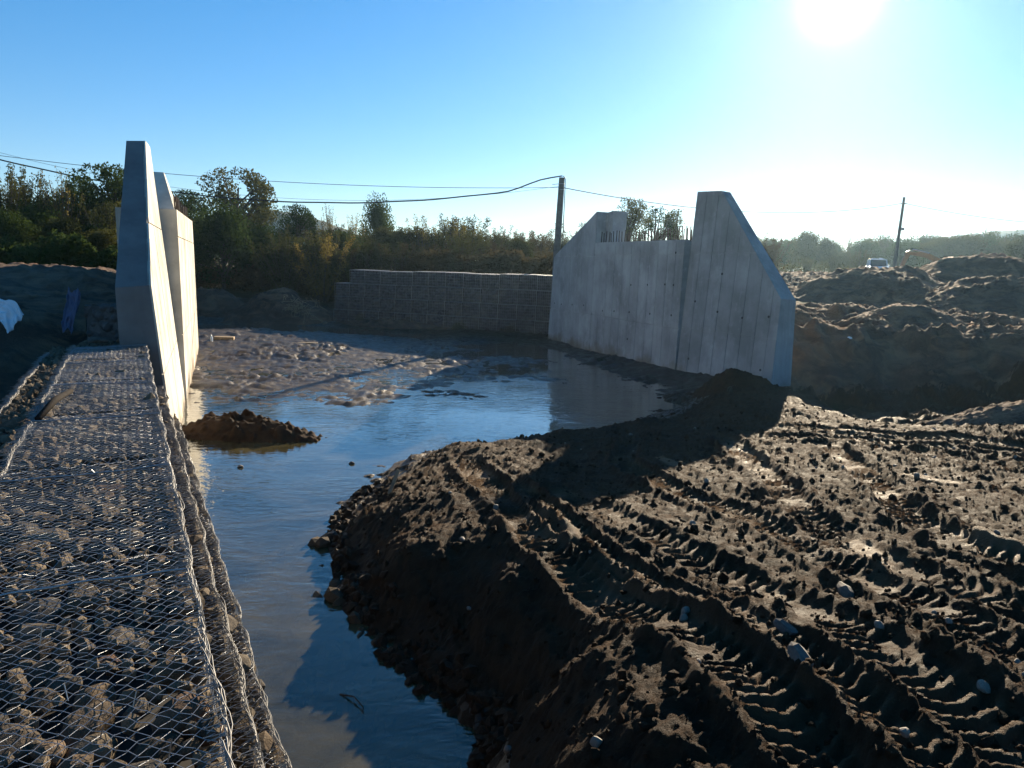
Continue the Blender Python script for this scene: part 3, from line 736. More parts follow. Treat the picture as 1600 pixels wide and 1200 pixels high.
for s0 in np.arange(S0, S1, 1.0):
    for s, t, sz in fill(-.84, .16, 2.0, s0, s0 + 1, .1): t = min(max(t, -.86 + sz), .19 - sz * 1.05); cand.append((s, t, 1.985 - sz * .66 - abs(random.gauss(0, .022)), sz))
    for s, t, sz in fill(-1.24, -.88, 1.9, s0, s0 + 1, .1): cand.append((s, t, 1.90 - sz * .5 - abs(random.gauss(0, .03)), sz))
    for s, t, sz in fill(.20, .39, 1.3, s0, s0 + 1, .1): cand.append((s, t, 1.28 - sz * .62, sz * .85))
    for s, t, sz in fill(.42, .62, .6, s0, s0 + 1, .1): cand.append((s, t, .58 - sz * .6, sz * .85))
    for s, z, sz in fill(0, 0, 2.0, s0, s0 + 1, .1, True, 1.35): cand.append((s, .175 - sz * .5, z - .04, sz * .9))
    for s, z, sz in fill(0, 0, 1.3, s0, s0 + 1, .1, True, .65): cand.append((s, .385 - sz * .5, z - .04, sz * .9))
    for s, z, sz in fill(0, 0, .6, s0, s0 + 1, .1, True, -.1): cand.append((s, .625 - sz * .5, z - .04, sz * .9))
eye = Vector((0, 0, EYE))
def show(c):
    p = gp(c[0], c[1], c[2]) + tG.location
    d = (p - eye).length
    return c[3] / max(d, .5) if (p.y > 1.7 and (c[1] < .17 or c[2] > 1.15 or c[2] > .5 and c[1] > .42)) else c[3] / 100
cand.sort(key=show, reverse=True)
for k, (s, t, z, sz) in enumerate(cand[:300]):
    o = obj('stone', ROCKS[k % 12], tG, gp(s, t, z)); o.scale = (sz * 1.25,) * 3
    o.rotation_euler = (random.uniform(-.3, .3), random.uniform(-.3, .3), random.uniform(0, 6.28))
rf = rocks_joined('rock_fill', [(*gp(s, t, z), sz * 1.22, rrot()) for s, t, z, sz in cand[300:]], ROCKLOW, ROCK, tG)
rf['kind'] = 'stuff'

def tubes_np(segs, r, n=4):
    """many short straight wires: segs (k,2,3)"""
    segs = np.asarray(segs, np.float32); a, b = segs[:, 0], segs[:, 1]
    t = b - a; t /= np.linalg.norm(t, axis=1, keepdims=True) + 1e-9
    up = np.where(np.abs(t[:, 2:3]) < .9, np.array([[0, 0, 1.]]), np.array([[1., 0, 0]]))
    u = np.cross(t, up); u /= np.linalg.norm(u, axis=1, keepdims=True); w = np.cross(t, u)
    V = []
    for e in (a, b):
        for k in range(n):
            q = 2 * math.pi * k / n; V.append(e + (u * math.cos(q) + w * math.sin(q)) * (r if np.isscalar(r) else np.asarray(r)[:, None]))
    V = np.stack(V, 1).reshape(-1, 3)
    base = np.arange(len(segs))[:, None] * 2 * n
    F_ = np.concatenate([np.stack([base[:, 0] + k, base[:, 0] + (k + 1) % n, base[:, 0] + n + (k + 1) % n, base[:, 0] + n + k], 1) for k in range(n)])
    return V, F_
def net(s0, s1, t0, t1, fun, cell=.085, r=.0021, seed=0, ctw=True):
    """chain of diamonds: zigzag wires hooked into each other; fun(s,t) -> world point"""
    segs = []; rs = random.Random(seed)
    ns = int((s1 - s0) / cell); nt = max(2, int((t1 - t0) / cell))
    def P(i, j, k):     # knots of a diamond lattice
        s = s0 + (i + .5 * (j % 2)) * cell; t = t0 + (t1 - t0) * j / (2 * nt)
        js = .007 * math.sin(i * 2.1 + j * 1.3) + .006 * math.sin(j * .37 + i * .11); p = fun(s + js, min(max(t, t0), t1)); p.z += (.004 if k else -.002) + .003 * rs.uniform(-1, 1)
        return p
    for i in range(ns):
        for j in range(2 * nt):
            a = P(i, j, j % 2); 
            segs.append((a, P(i + (j % 2), j + 1, (j + 1) % 2)))
            i2 = i - 1 + (j % 2)
            if i2 >= 0 or True: segs.append((P(i, j, (j + 1) % 2), P(i2, j + 1, j % 2)))
    return segs
def top_z(s, t): return 2.0 + .009 * math.sin(s * 2.3 + t * 3) + .005 * math.sin(s * 5.1 - t * 4.3) + .003 * math.sin(s * 9.7 + 6 * t) - .02 * (1 if abs((s % 2.0) - 1) > .97 else 0)
segs = net(S0, S1, -.86, .165, lambda s, t: gp(s, t, top_z(s, t)), .062)
V, F_ = tubes_np(segs, .0014, 3); obj('wire_mesh', mesh_np('wire_mesh', V, F_, WIRE, True), tG)
seg2 = net(S0, S1, .20, .385, lambda s, t: gp(s, t + .01 * math.sin(s * 3), 1.3 + .012 * math.sin(s * 4.3 + t * 9)), .064, seed=3)
seg2 += net(S0, S1, 1.35, 1.98, lambda s, z: gp(s, .192 + .012 * math.sin(s * 3.1 + z * 5), z), .07, seed=4)
V, F_ = tubes_np(seg2, .0014, 3); obj('wire_mesh', mesh_np('wire_mesh', V, F_, WIRE, True), tG)
seg3 = net(S0, S1, .42, .62, lambda s, t: gp(s, t + .012 * math.sin(s * 2.7), .6 + .012 * math.sin(s * 4.1 + t * 9)), .064, seed=5)
seg3 += net(S0, S1, .62, 1.28, lambda s, z: gp(s, .405 + .012 * math.sin(s * 2.7 + z * 4), z), .075, seed=6)
seg3 += net(S0, S1, -.1, .58, lambda s, z: gp(s, .645 + .014 * math.sin(s * 2.2 + z * 4), z), .075, seed=7)
V, F_ = tubes_np(seg3, .0014, 3); obj('wire_mesh', mesh_np('wire_mesh', V, F_, WIRE, True), tG)
def selvedge(t, z, amp, seed, thick=.012, wraps=True):
    """the rolled edge of a basket: a thick wire with the mesh ends and lacing wire twisted round it"""
    rs = random.Random(seed); segs = []; rr = []
    ss = np.arange(S0, S1, .05)
    c = [gp(s, t + amp * math.sin(s * 2.9 + seed) + .01 * math.sin(s * 8.3), z + amp * .7 * math.sin(s * 3.7 + seed * 2)) for s in ss]
    for a, b in zip(c, c[1:]): segs.append((a, b)); rr.append(thick * .26)
    for k in range(5):   # loose secondary strands
        prev = None
        for i, a in enumerate(c):
            q = i * (.35 + .12 * k) + k * 2.1 + .5 * rs.random()
            p = a + Vector((GN[0] * math.cos(q), GN[1] * math.cos(q), math.sin(q))) * (.007 + .010 * rs.random() + .006 * math.sin(i * .17 + k))
            if prev is not None: segs.append((prev, p)); rr.append(.0021)
            prev = p
    for i in range(0, len(c) - 1):   # mesh ends bent over the edge
        for _ in range(3):
            a = c[i].lerp(c[i + 1], rs.random()); d1 = rs.uniform(.02, .075); d2 = rs.uniform(.02, .085)
            p = a + Vector((-GN[0] * d1 + GA[0] * rs.uniform(-.03, .03), -GN[1] * d1 + GA[1] * rs.uniform(-.03, .03), rs.uniform(-.005, .014)))
            q = a + Vector((GN[0] * .012, GN[1] * .012, -d2))
            top = a + Vector((0, 0, .013))
            segs += [(p, top), (top, q)]; rr += [.0019, .0019]
    V, F_ = tubes_np(segs, np.array(rr)); return obj('selvedge_wire', mesh_np('selvedge_wire', V, F_, WIREOLD, True), tG)
selvedge(.185, 2.0, .006, 1); selvedge(.40, 1.3, .008, 2); selvedge(.64, .6, .010, 3); selvedge(-.86, 2.0, .006, 4, .006); selvedge(-1.24, 1.9, .012, 5, .008)
segs = []
for s in np.arange(S0 + .7, S1, 2.0):   # basket seams across the top
    pts = [gp(s + .01 * math.sin(t * 20), t, top_z(s, t) + .008) for t in np.linspace(-.86, .18, 14)]
    segs += list(zip(pts, pts[1:]))
V, F_ = tubes_np(segs, .006, 5); obj('seam_wire', mesh_np('seam_wire', V, F_, WIRE, True), tG)
# lacing stubs that stand up from the mesh
segs = []
for _ in range(46):
    s, t = random.uniform(1, 9), random.uniform(-.8, .1); a = gp(s, t, top_z(s, t)); b = a + Vector((random.uniform(-.02, .02), random.uniform(-.02, .02), random.uniform(.03, .08))); segs.append((a, b))
V, F_ = tubes_np(segs, .0022); obj('lacing_wire', mesh_np('lacing_wire', V, F_, WIRE, True), tG)

# ------------------------------------------------------------------ basket block used by the far gabion wall
def basket_mesh(seed, w=1.0, h=.7, d=.9, nx=20, nz=14):
    rs = np.random.default_rng(seed)
    X, Z = np.meshgrid(np.linspace(0, w, nx * 2), np.linspace(0, h, nz * 2))
    D = clods(X + seed * 3.1, Z + seed * 1.7, .16, 300 + seed, .98) * .75
    edge = np.minimum(np.minimum(X, w - X), np.minimum(Z, h - Z)); D = np.where(edge < .015, -.04, D)
    V = np.stack([X, -D, Z], -1).reshape(-1, 3); n, m = X.shape; i = np.arange(n * m).reshape(n, m)
    F_ = np.stack([i[:-1, :-1], i[:-1, 1:], i[1:, 1:], i[1:, :-1]], -1).reshape(-1, 4)
    # top sheet and sides
    Xt, Yt = np.meshgrid(np.linspace(0, w, nx), np.linspace(0, d, 10)); Dt = clods(Xt + seed, Yt + seed, .16, 500 + seed, .98) * .6
    o = len(V); V = np.concatenate([V, np.stack([Xt, Yt, h - .05 + Dt], -1).reshape(-1, 3)]); n2, m2 = Xt.shape; i2 = np.arange(n2 * m2).reshape(n2, m2) + o
    F_ = np.concatenate([F_, np.stack([i2[:-1, :-1], i2[:-1, 1:], i2[1:, 1:], i2[1:, :-1]], -1).reshape(-1, 4)])
    o = len(V); V = np.concatenate([V, np.array([(0.01, 0, 0), (0.01, d, 0), (0.01, d, h - .04), (0.01, 0, h - .04), (w - .01, 0, 0), (w - .01, d, 0), (w - .01, d, h - .04), (w - .01, 0, h - .04)])])
    F_ = np.concatenate([F_, np.array([(o, o + 1, o + 2, o + 3), (o + 4, o + 7, o + 6, o + 5), (o + 1, o + 5, o + 6, o + 2)])])
    return mesh_np('basket', V, F_, ROCKFAR, False)
def basket_wire(w=1.0, h=.7, d=.9):
    sg = []
    for x in np.linspace(0.0, w, 11): sg += [((x, -.085, 0.005), (x, -.085, h)), ((x, -.085, h), (x, d, h + .02))]
    for z in np.linspace(0.005, h, 6): sg.append(((0, -.086, z), (w, -.086, z)))
    r = np.full(len(sg), .0036)
    sg += [((0, -.09, h), (w, -.09, h)), ((0, -.09, .0), (w, -.09, .0)), ((0, -.09, 0), (0, -.09, h)), ((w, -.09, 0), (w, -.09, h))]; r = np.concatenate([r, np.full(4, .008)])
    V, F_ = tubes_np(sg, r); return mesh_np('basket_wire', V, F_, WIREDK, True)
def mat_rockfar():
    a = N('wall_stone'); p = a.pos(); v = a.n('TexVoronoi'); a.set(v.inputs['Vector'], p); v.inputs['Scale'].default_value = 6
    c = a.mix(a.noise(p, 20, 3), a.ramp(v.outputs['Color'], [(0.2, (0.045, 0.046, 0.047)), (0.8, (0.14, 0.14, 0.138))]), (0.06, 0.055, 0.05))
    return a.done(a.principled(c, .9, spec=.2))
ROCKFAR = mat_rockfar()
BK = [basket_mesh(k) for k in range(4)]; BW = basket_wire()
tF = empty('gabion_wall', (FG0[0], FG0[1], 0.1), math.atan2(fgd[1], fgd[0]) + math.pi)
tag(tF, 'long grey gabion wall of four courses on the far bank in front of the autumn thicket', 'gabion wall', 'gabion walls')
# local x runs towards the camera's right; the wall runs along -x from the abutment
for c in range(4):
    for k in range(13):
        if c == 3 and k == 12: continue
        b = obj('basket', BK[(c * 5 + k * 3) % 4], tF, (-1.0 - k * 1.012, c * .06 - .0, c * .706 + random.uniform(-.012, .012) + (.025 * math.sin(k * 1.3) if c == 3 else 0)))
        b.rotation_euler = (0, random.uniform(-.004, .004), random.uniform(-.008, .008))
        w_ = obj('basket_wire', BW, b)
# small stack of baskets in the shade behind the near wing
tS = empty('gabion_basket', (-8.15, 14.0, 1.15), rad(-8))
tag(tS, 'short pale stone gabion basket standing in shade left of the tall wing wall', 'gabion basket')
for c in range(2):
    b = obj('basket', BK[c], tS, (0, 0, c * .7))

# ------------------------------------------------------------------ spoil heaps
def heap(name, label, c, rx, ry, h, seed, rot=0.0, n=120, mat=EARTH, cat='dirt heap', group='dirt heaps', sharp=1.25, clodsz=.3, base=None, lean=0.0):
    t = np.linspace(-1.15, 1.15, n); U, Vv = np.meshgrid(t, t)
    ca, sa = math.cos(rot), math.sin(rot)
    X = c[0] + U * rx * ca - Vv * ry * sa; Y = c[1] + U * rx * sa + Vv * ry * ca
    wob = .16 * fbm(X * .5 + seed, Y * .5, 3, seed)
    q = np.hypot(U + lean * Vv, Vv) + wob
    prof = np.clip(1 - q, 0, 1); prof = prof ** (1 / sharp) * (1 - .25 * np.exp(-(q / .18) ** 2))
    prof = prof / prof.max()
    g = land(X, Y, False) if base is None else np.full_like(X, base)
    Z = g - .25 + (h + .25) * prof + (.16 * fbm(X * 1.1, Y * 1.1, 4, seed + 3) + .10 * (1 - 2 * np.abs(fbm(X * .9 + Y * .3, Y * .7, 3, seed + 5)))) * np.clip(prof * 3, 0, 1) * min(1, h / 1.2) + (clods(X, Y, clodsz, seed + 7, .35) * (.7 if mat is MUD else .6) + clods(X, Y, clodsz * .45, seed + 9, .5) * (1 if mat is MUD else .85)) * np.clip(prof * 4, 0, 1)
    Z = Z - .4 * sstep(1.0, 1.15, q)
    o0 = Vector((c[0], c[1], 0))
    me = grid_mesh(name, X - c[0], Y - c[1], Z, mat); attr(me, 'dry', np.zeros(X.size)); attr(me, 'wet', np.zeros(X.size))
    o = obj(name, me, None, o0); tag(o, label, cat, group); return o
heap('dirt_heap', 'tall grey brown dirt heap with a white car showing behind its top', (16.6, 33.6), 5.4, 5.4, 1.3, 21, .2, sharp=.8)
heap('dirt_heap', 'broad dark dirt heap at the right edge, highest of the far row', (23.4, 37.5), 5.6, 5.6, 1.9, 22, -.1, sharp=.9)
heap('dirt_heap', 'dirt heap with a long diagonal ridge in front of the highest heap', (19.6, 29.6), 5.6, 4.4, 1.15, 23, .35, sharp=.85)
heap('dirt_heap', 'low rough dirt heap seen just past the sloped end of the right wing wall', (17.6, 44), 6, 4, .55, 24, .3)
heap('dirt_heap', 'small pointed dirt cone on the brink of the excavation', (12.7, 23.8), 2.3, 1.8, .55, 25, .1, 80, clodsz=.15)
heap('dirt_heap', 'dark wet mound left of the far gabion wall with pale roots on its side', (-13.0, 40.8), 3.6, 3.0, 1.5, 26, .1, sharp=.85)
heap('dirt_heap', 'low dark mound of wet earth near the sunlit left abutment', (-17.6, 42.5), 3.4, 2.6, 1.15, 27, -.2, sharp=.85)
heap('dirt_heap', 'low wet earth spread along the foot of the far gabion wall', (-6.2, 38.4), 4.6, 1.2, .32, 28, -.47, 90)
heap('dirt_heap', 'little island of dark clods in the water beside the near gabion wall', (-5.25, 14.3), 2.15, .75, .38, 29, -.12, 150, MUD, clodsz=.24, base=-.1, sharp=1.5)
heap('dirt_heap', 'flat topped ledge of brown earth at the right edge of the excavation', (10.2, 13.6), 2.4, .95, .25, 30, -.25, 90, EARTH, clodsz=.14, sharp=2.2)
heap('dirt_heap', 'clod mound pushed against the foot of the right wing wall', (5.75, 19.0), 1.5, 1.1, .34, 31, .4, 100, MUD, clodsz=.16, sharp=1.3)

# ------------------------------------------------------------------ loose clods and pebbles on the fill
def zland(pts):
    p = np.array(pts, float); return land(p[:, 0], p[:, 1])
CLODP = []
for k in range(12):
    bm = bmesh.new(); bmesh.ops.create_icosphere(bm, subdivisions=2 if k < 2 else 1, radius=1); r = random.Random(600 + k)
    ph = [(Vector((r.gauss(0, 1), r.gauss(0, 1), r.gauss(0, 1))) * 2.2, r.uniform(0, 6)) for _ in range(7)]
    for v in bm.verts:
        q = sum(math.sin(v.co.dot(d) + f) for d, f in ph) / 7
        v.co *= 1 + .9 * q + r.uniform(-.13, .13); v.co.z *= .75
    me = bpy.data.meshes.new('clod'); bm.to_mesh(me); bm.free(); CLODP.append(me)
pts = []; szs = []
while len(pts) < 7500:
    y = 1.8 + 15 * random.random() ** 1.9; x = random.uniform(-2.3, 1.2 + y * .75)
    pts.append((x, y)); szs.append((.006 + .036 * random.random() ** 7 + .013 * random.random()) * (.85 + .02 * y))
zz = zland(pts)
items = [(p[0], p[1], z + s * .25, s, rrot()) for p, z, s in zip(pts, zz, szs) if z > .03]
o = rocks_joined('loose_clods', items, CLODP, MUD); tag(o, kind='stuff')
me = o.data; attr(me, 'dry', np.zeros(len(me.vertices))); attr(me, 'wet', np.zeros(len(me.vertices)))
# clods fringe along the water edge
pts = []; szs = []
edge = [(-2.3, 10.9), (-2.45, 9.5), (-1.95, 7.7), (-1.3, 6.4), (-.85, 5.75), (-.2, 5.15), (-.25, 4.6)]
for (ax, ay), (bx_, by_) in zip(edge, edge[1:]):
    for _ in range(70):
        t = random.random(); d = abs(random.gauss(0, .14)); pts.append((ax + (bx_ - ax) * t + d + .02, ay + (by_ - ay) * t + random.uniform(-.1, .1))); szs.append(random.uniform(.02, .065))
zz = zland(pts); items = [(p[0], p[1], max(z, -.02) + s * .3, s, rrot()) for p, z, s in zip(pts, zz, szs)]
o = rocks_joined('edge_clods', items, CLODP, MUD); tag(o, kind='stuff'); me = o.data; attr(me, 'dry', np.zeros(len(me.vertices))); attr(me, 'wet', np.ones(len(me.vertices)) * .5)
PEB = mat_simple('pale_pebble', (0.17, 0.145, 0.115), .75, 0, 9)
PEBM = [rock_mesh('pebble', 700 + k, 2, PEB) for k in range(5)]
pp = []
while len(pp) < 60:
    y = 2.4 + 11 * random.random() ** 1.4; x = random.uniform(-1.2, 1 + y * .7); pp.append((x, y))
zz = zland(pp)
for k, ((x, y), z) in enumerate(zip(pp, zz)):
    if z < .2: continue
    o = obj('pebble', PEBM[k % 5], None, (x, y, z + .012)); o.scale = (random.uniform(.02, .05),) * 3; o.rotation_euler = (random.random(), random.random(), random.random() * 6)
    tag(o, 'small pale pebble lying in the churned brown mud of the foreground', 'pebble', 'pebbles in the mud')
BIG = rock_mesh('boulder', 777, 2, mat_simple('grey_boulder', (0.09, 0.078, 0.066), .8, 0, 6))
for x, y, s, lab in ((2.55, 5.25, .10, 'flat grey stone half buried between the wheel ruts in the mud'), (1.62, 3.75, .085, 'rounded grey stone in the mud near the lower right corner, left of the widest rut'), (1.75, 4.3, .07, 'long grey stone pressed into the mud just behind a rounded one')):
    z = float(zland([(x, y)])[0]); o = obj('stone', BIG, None, (x, y, z + s * .2)); o.scale = (s * 1.3, s, s); o.rotation_euler = (.2, .1, x * 3); tag(o, lab, 'stone')

# ------------------------------------------------------------------ trees
def crown_np(seed, kind):
    r = np.random.default_rng(seed); C_ = []; limbs = []; pre = []
    if kind == 'bushy':      # dense rounded, lobed crown from the ground up
        nl = 22
        for k in range(nl):
            a = r.uniform(0, 6.28); q = r.uniform(.0, .75); z = r.uniform(.28, .86); rad_ = r.uniform(.14, .27)
            q *= math.sin(math.pi * min(.98, z * .9 + .12)) ** .6
            C_.append((q * math.cos(a) * .5, q * math.sin(a) * .5, z, rad_, rad_ * 1.05, 400))
        leaf = .032
    elif kind in ('open', 'airy'):     # tall crown of separate clumps on visible limbs
        d = r.normal(size=(26000, 3)); d /= np.linalg.norm(d, axis=1, keepdims=True); q = r.random((26000, 1)) ** .42
        P0 = d * q * np.array([.40, .40, .36]) + np.array([0, 0, .62])
        K = r.normal(size=(9, 3)) * 9; ph = r.uniform(0, 6.28, 9)
        f = np.cos(P0 @ K.T + ph).sum(1) / 9 + .25 * (q[:, 0] - .6)
        P0 = P0[f > .04][:6500] if kind == 'open' else P0[f > .17][:2300]
        P0[:, :2] *= (1 + .22 * np.cos(3 * np.arctan2(P0[:, 1], P0[:, 0]) + seed))[:, None]
        pre.append(P0)
        for k in range(24):
            p = P0[r.integers(len(P0))]; C_.append((p[0], p[1], p[2], .05, .05, 30))
        leaf = .026
    elif kind == 'upright':  # willow scrub: many steep stems with leaves along them
        for k in range(26):
            a = r.uniform(0, 6.28); q = r.uniform(.05, .5); h = r.uniform(.6, 1.0)
            for t in np.linspace(.25, 1, 8): C_.append((q * t * math.cos(a), q * t * math.sin(a), h * t, .055, .075, 34))
            limbs.append((a, q, h))
        leaf = .026
    else:                    # sparse: nearly bare twigs with a few leaves
        for k in range(18):
            a = r.uniform(0, 6.28); q = r.uniform(.03, .36); h = r.uniform(.65, 1.0)
            for t in np.linspace(.35, 1, 7): C_.append((q * t * math.cos(a), q * t * math.sin(a), h * t, .05, .06, 11))
            limbs.append((a, q, h))
        leaf = .024
    cs = []
    for x, y, z, rx, rz, n in C_:
        d = r.normal(size=(n, 3)); d /= np.linalg.norm(d, axis=1, keepdims=True); u = r.random((n, 1)) ** .45
        cs.append(d * u * np.array([rx, rx, rz]) + np.array([x, y, z]))
    P = np.concatenate(cs + pre); n = len(P)
    a = r.normal(size=(n, 3)); a[:, 2] += .3; a /= np.linalg.norm(a, axis=1, keepdims=True)
    b = np.cross(a, r.normal(size=(n, 3))); b /= np.linalg.norm(b, axis=1, keepdims=True)
    s = leaf * r.uniform(.6, 1.25, (n, 1))
    V = np.stack([P - a * s * .6, P + b * s * .32, P + a * s * .6, P - b * s * .32], 1).reshape(-1, 3)
    return V, np.arange(4 * n).reshape(n, 4), C_, limbs
def make_tree(seed, kind, leafmat):
    V, F_, C_, limbs = crown_np(seed, kind); cm = mesh_np('crown', V, F_, leafmat, False)
    m = MB(); r = random.Random(seed)
    if kind in ('bushy', 'open', 'airy'):
        m.tube([(0, 0, -.06), (.01, .01, .2), (-.01, .02, .5), (.01, 0, .78)], [.028, .022, .016, .006], 6)
        for c in C_[:22]:
            z0 = r.uniform(.15, max(.2, c[2] - .15)); m.tube([(0, 0, z0), (c[0] * .5, c[1] * .5, (z0 + c[2]) / 2 + .03), (c[0], c[1], c[2])], [.011, .008, .003], 4)
    else:
        for a, q, h in limbs:
            pts_ = []
            for t in (-.08, .3, .6, .85, 1.04): pts_.append((q * max(t, .08) * math.cos(a) + r.uniform(-.012, .012), q * max(t, .08) * math.sin(a) + r.uniform(-.012, .012), h * t))
            m.tube(pts_, [.008, .007, .005, .0035, .0015], 4)
            for _ in range(3):
                t = r.uniform(.4, .9); p = Vector((q * t * math.cos(a), q * t * math.sin(a), h * t)); e = p + Vector((r.uniform(-.08, .08), r.uniform(-.08, .08), r.uniform(.06, .16))); m.tube([p, e], [.0035, .0012], 3)
    return cm, m.mesh('trunk', BARK)
L_DK = mat_leaf('dark_green_leaf', (0.022, 0.040, 0.012), (0.060, 0.085, 0.022), .3)
L_OL = mat_leaf('olive_leaf', (0.036, 0.042, 0.014), (0.082, 0.082, 0.026), .35)
L_BR = mat_leaf('autumn_brown_leaf', (0.044, 0.036, 0.018), (0.088, 0.068, 0.028), .35)
L_YE = mat_leaf('yellowing_leaf', (0.095, 0.085, 0.022), (0.17, 0.13, 0.035), .45)
PT = {'bushy_dk': [make_tree(1, 'bushy', L_DK), make_tree(2, 'bushy', L_DK)], 'bushy_ol': [make_tree(3, 'bushy', L_OL)], 'open': [make_tree(24, 'open', L_DK), make_tree(17, 'open', L_OL)],
      'up_ol': [make_tree(5, 'upright', L_OL), make_tree(6, 'upright', L_OL)], 'up_br': [make_tree(7, 'upright', L_BR), make_tree(8, 'upright', L_BR)], 'up_ye': [make_tree(9, 'upright', L_YE)],
      'airy': [make_tree(31, 'airy', L_OL), make_tree(32, 'airy', L_DK)], 'sparse': [make_tree(10, 'sparse', L_YE), make_tree(11, 'sparse', L_OL)]}
def horizon(px): return 410 + .02 * (px - 800)
def tree(kind, px, dist, topy, width, label, group, cat='tree', ground=None, name=None):
    """width: crown spread over height"""
    x = (px - 800) / 1165 * dist
    gz = float(land(np.array([x]), np.array([float(dist)]), False)[0]) if ground is None else ground
    h = max(1.2, EYE + (horizon(px) - topy) / 1150 * dist - gz)
    cm, tm = random.choice(PT[kind])
    t = empty(name or ('tree' if cat == 'tree' else 'shrub'), (x, dist, gz - .05), random.uniform(0, 6.28))
    for nm, me_ in (('crown', cm), ('trunk', tm)):
        o = obj(nm, me_, t); o.scale = (h * width, h * width, h)
    tag(t, label, cat, group)
    return t
KD = dict(up_br='brown autumn', up_ol='olive', bushy_ol='rounded olive', up_ye='yellowing', bushy_dk='dark green')
gL = 'trees on the left bank'; gT = 'thicket beyond the far gabion wall'; gR = 'trees on the hazy right skyline'
LT = [('up_ol', 8, 35, 262, .75, 'dark olive tree at the left edge of the picture'), ('up_ol', 48, 37, 272, .7, 'upright olive tree second from the left edge'),
      ('sparse', 98, 34, 268, .6, 'nearly bare thin tree with twigs against the sky on the left'), ('up_ol', 128, 37, 300, .8, 'mid height olive tree right of the thin bare tree'),
      ('open', 172, 38, 255, .9, 'tallest tree of the left mass, beside the tall wing wall'), ('up_ol', 168, 33, 318, .8, 'olive upright shrub just left of the tall wing wall'),
      ('open', 125, 40, 278, .7, 'leafy tree crown half behind the mid height olive one')]
for k, px, d, ty, w, lab in LT: tree(k, px, d, ty, w, lab, gL)
for k, px, d, ty, w in [('bushy_dk', 20, 31, 330, 1.0), ('bushy_dk', 60, 33, 318, 1.0), ('bushy_ol', 95, 31, 335, 1.0), ('bushy_dk', 130, 32, 345, 1.0), ('bushy_ol', 158, 30, 352, 1.0), ('bushy_dk', -35, 33, 300, 1.0), ('bushy_dk', -90, 36, 280, 1.0), ('bushy_ol', 190, 36, 312, .9), ('bushy_ol', 185, 31, 365, 1.1), ('bushy_dk', 75, 40, 300, .9), ('up_ol', 30, 42, 290, .9), ('up_ol', 220, 45, 310, .8), ('up_br', 245, 47, 325, .8)]:
    tree(k, px, d, ty, w, '%s bush in the dense tree mass, %s' % (KD[k], 'cut by the left edge' if px < 25 else 'close to the left edge' if px < 85 else 'midway to the tall wing wall' if px < 150 else 'right beside the tall wing wall' if px < 200 else 'hidden behind the tall wing wall'), gL, 'bush')
CT = [('bushy_dk', 345, 47, 318, .85, 'large dark green bushy tree right of the sunlit abutment'), ('open', 372, 60, 262, .95, 'tall open crowned tree standing above the bushes and the cable'),
      ('open', 290, 62, 296, .8, 'loose pale tree behind the rebar of the left abutment'), ('bushy_dk', 405, 50, 345, .9, 'dark green bush right of the large bushy tree'),
      ('open', 462, 55, 318, .8, 'dark pointed tree left of the pale thin one'), ('sparse', 512, 66, 322, .5, 'pale thin birch like tree on the centre skyline'),
      ('bushy_dk', 586, 62, 308, .62, 'round dark tree standing above the centre thicket'), ('up_ye', 500, 46, 372, 1.1, 'yellowish bush at the left end of the far gabion wall'),
      ('up_ol', 440, 47, 365, 1.1, 'olive bush in front of the dark pointed tree'), ('sparse', 655, 52, 338, .8, 'bare branchy top sticking out of the centre thicket'),
      ('sparse', 548, 56, 336, .7, 'thin twiggy tree between the pale thin tree and the round dark tree'),
      ('airy', 972, 47, 308, .75, 'airy leaning tree behind the rebar of the right abutment'), ('airy', 1018, 52, 320, .8, 'feathery tree behind the middle of the rebar row'),
      ('airy', 1050, 54, 326, .7, 'feathery tree behind the rebar row nearest the right wing wall'), ('up_br', 1195, 62, 372, .9, 'brown autumn tree peeping past the slope of the right wing wall'),
      ('up_ye', 318, 54, 390, 1.3, 'low yellow green bush at the foot of the sunlit left abutment'), ('bushy_dk', 310, 50, 330, .9, 'dark bush touching the sunlit left abutment')]
for k, px, d, ty, w, lab in CT: tree(k, px, d, ty, w, lab, 'trees behind the site', 'bush' if 'bush' in lab and 'tree' not in lab else 'tree')
r2 = random.Random(3)
for row, (d0, ty0) in enumerate(((47.5, 372), (52, 360), (57, 352))):
    for px in range(525 - 12 * row, 950, 25):
        k = r2.choice(['up_br', 'bushy_ol', 'up_ol', 'up_ol', 'up_br', 'bushy_ol', 'up_ye' if row == 1 else 'bushy_dk'])
        tree(k, px + r2.uniform(-9, 9), d0 + r2.uniform(-1, 2), ty0 + r2.uniform(-12, 16) + (8 if 800 < px < 900 else 0), r2.uniform(.8, 1.15), '%s shrub, %s row of thicket behind %s of far gabion wall' % (KD[k], ('front', 'middle', 'back')[row], 'left end' if px < 600 else 'left half' if px < 690 else 'right half' if px < 780 else 'right end'), gT, 'shrub')
for px in range(960, 1210, 34):
    tree(r2.choice(['up_br', 'up_ol']), px, 56 + r2.uniform(-2, 2), 372 + r2.uniform(-8, 10), 1.0, 'autumn shrub mostly hidden behind the right abutment', 'shrubs behind the right abutment', 'shrub')
for px in range(385, 530, 24):
    k = r2.choice(['up_br', 'up_ol', 'bushy_dk', 'up_ol'])
    tree(k, px, 50 + r2.uniform(-2, 4), 368 + r2.uniform(-14, 12), 1.0, KD[k] + ' shrub in the gap between the sunlit abutment and the far gabion wall', 'shrubs left of the far gabion wall', 'shrub')
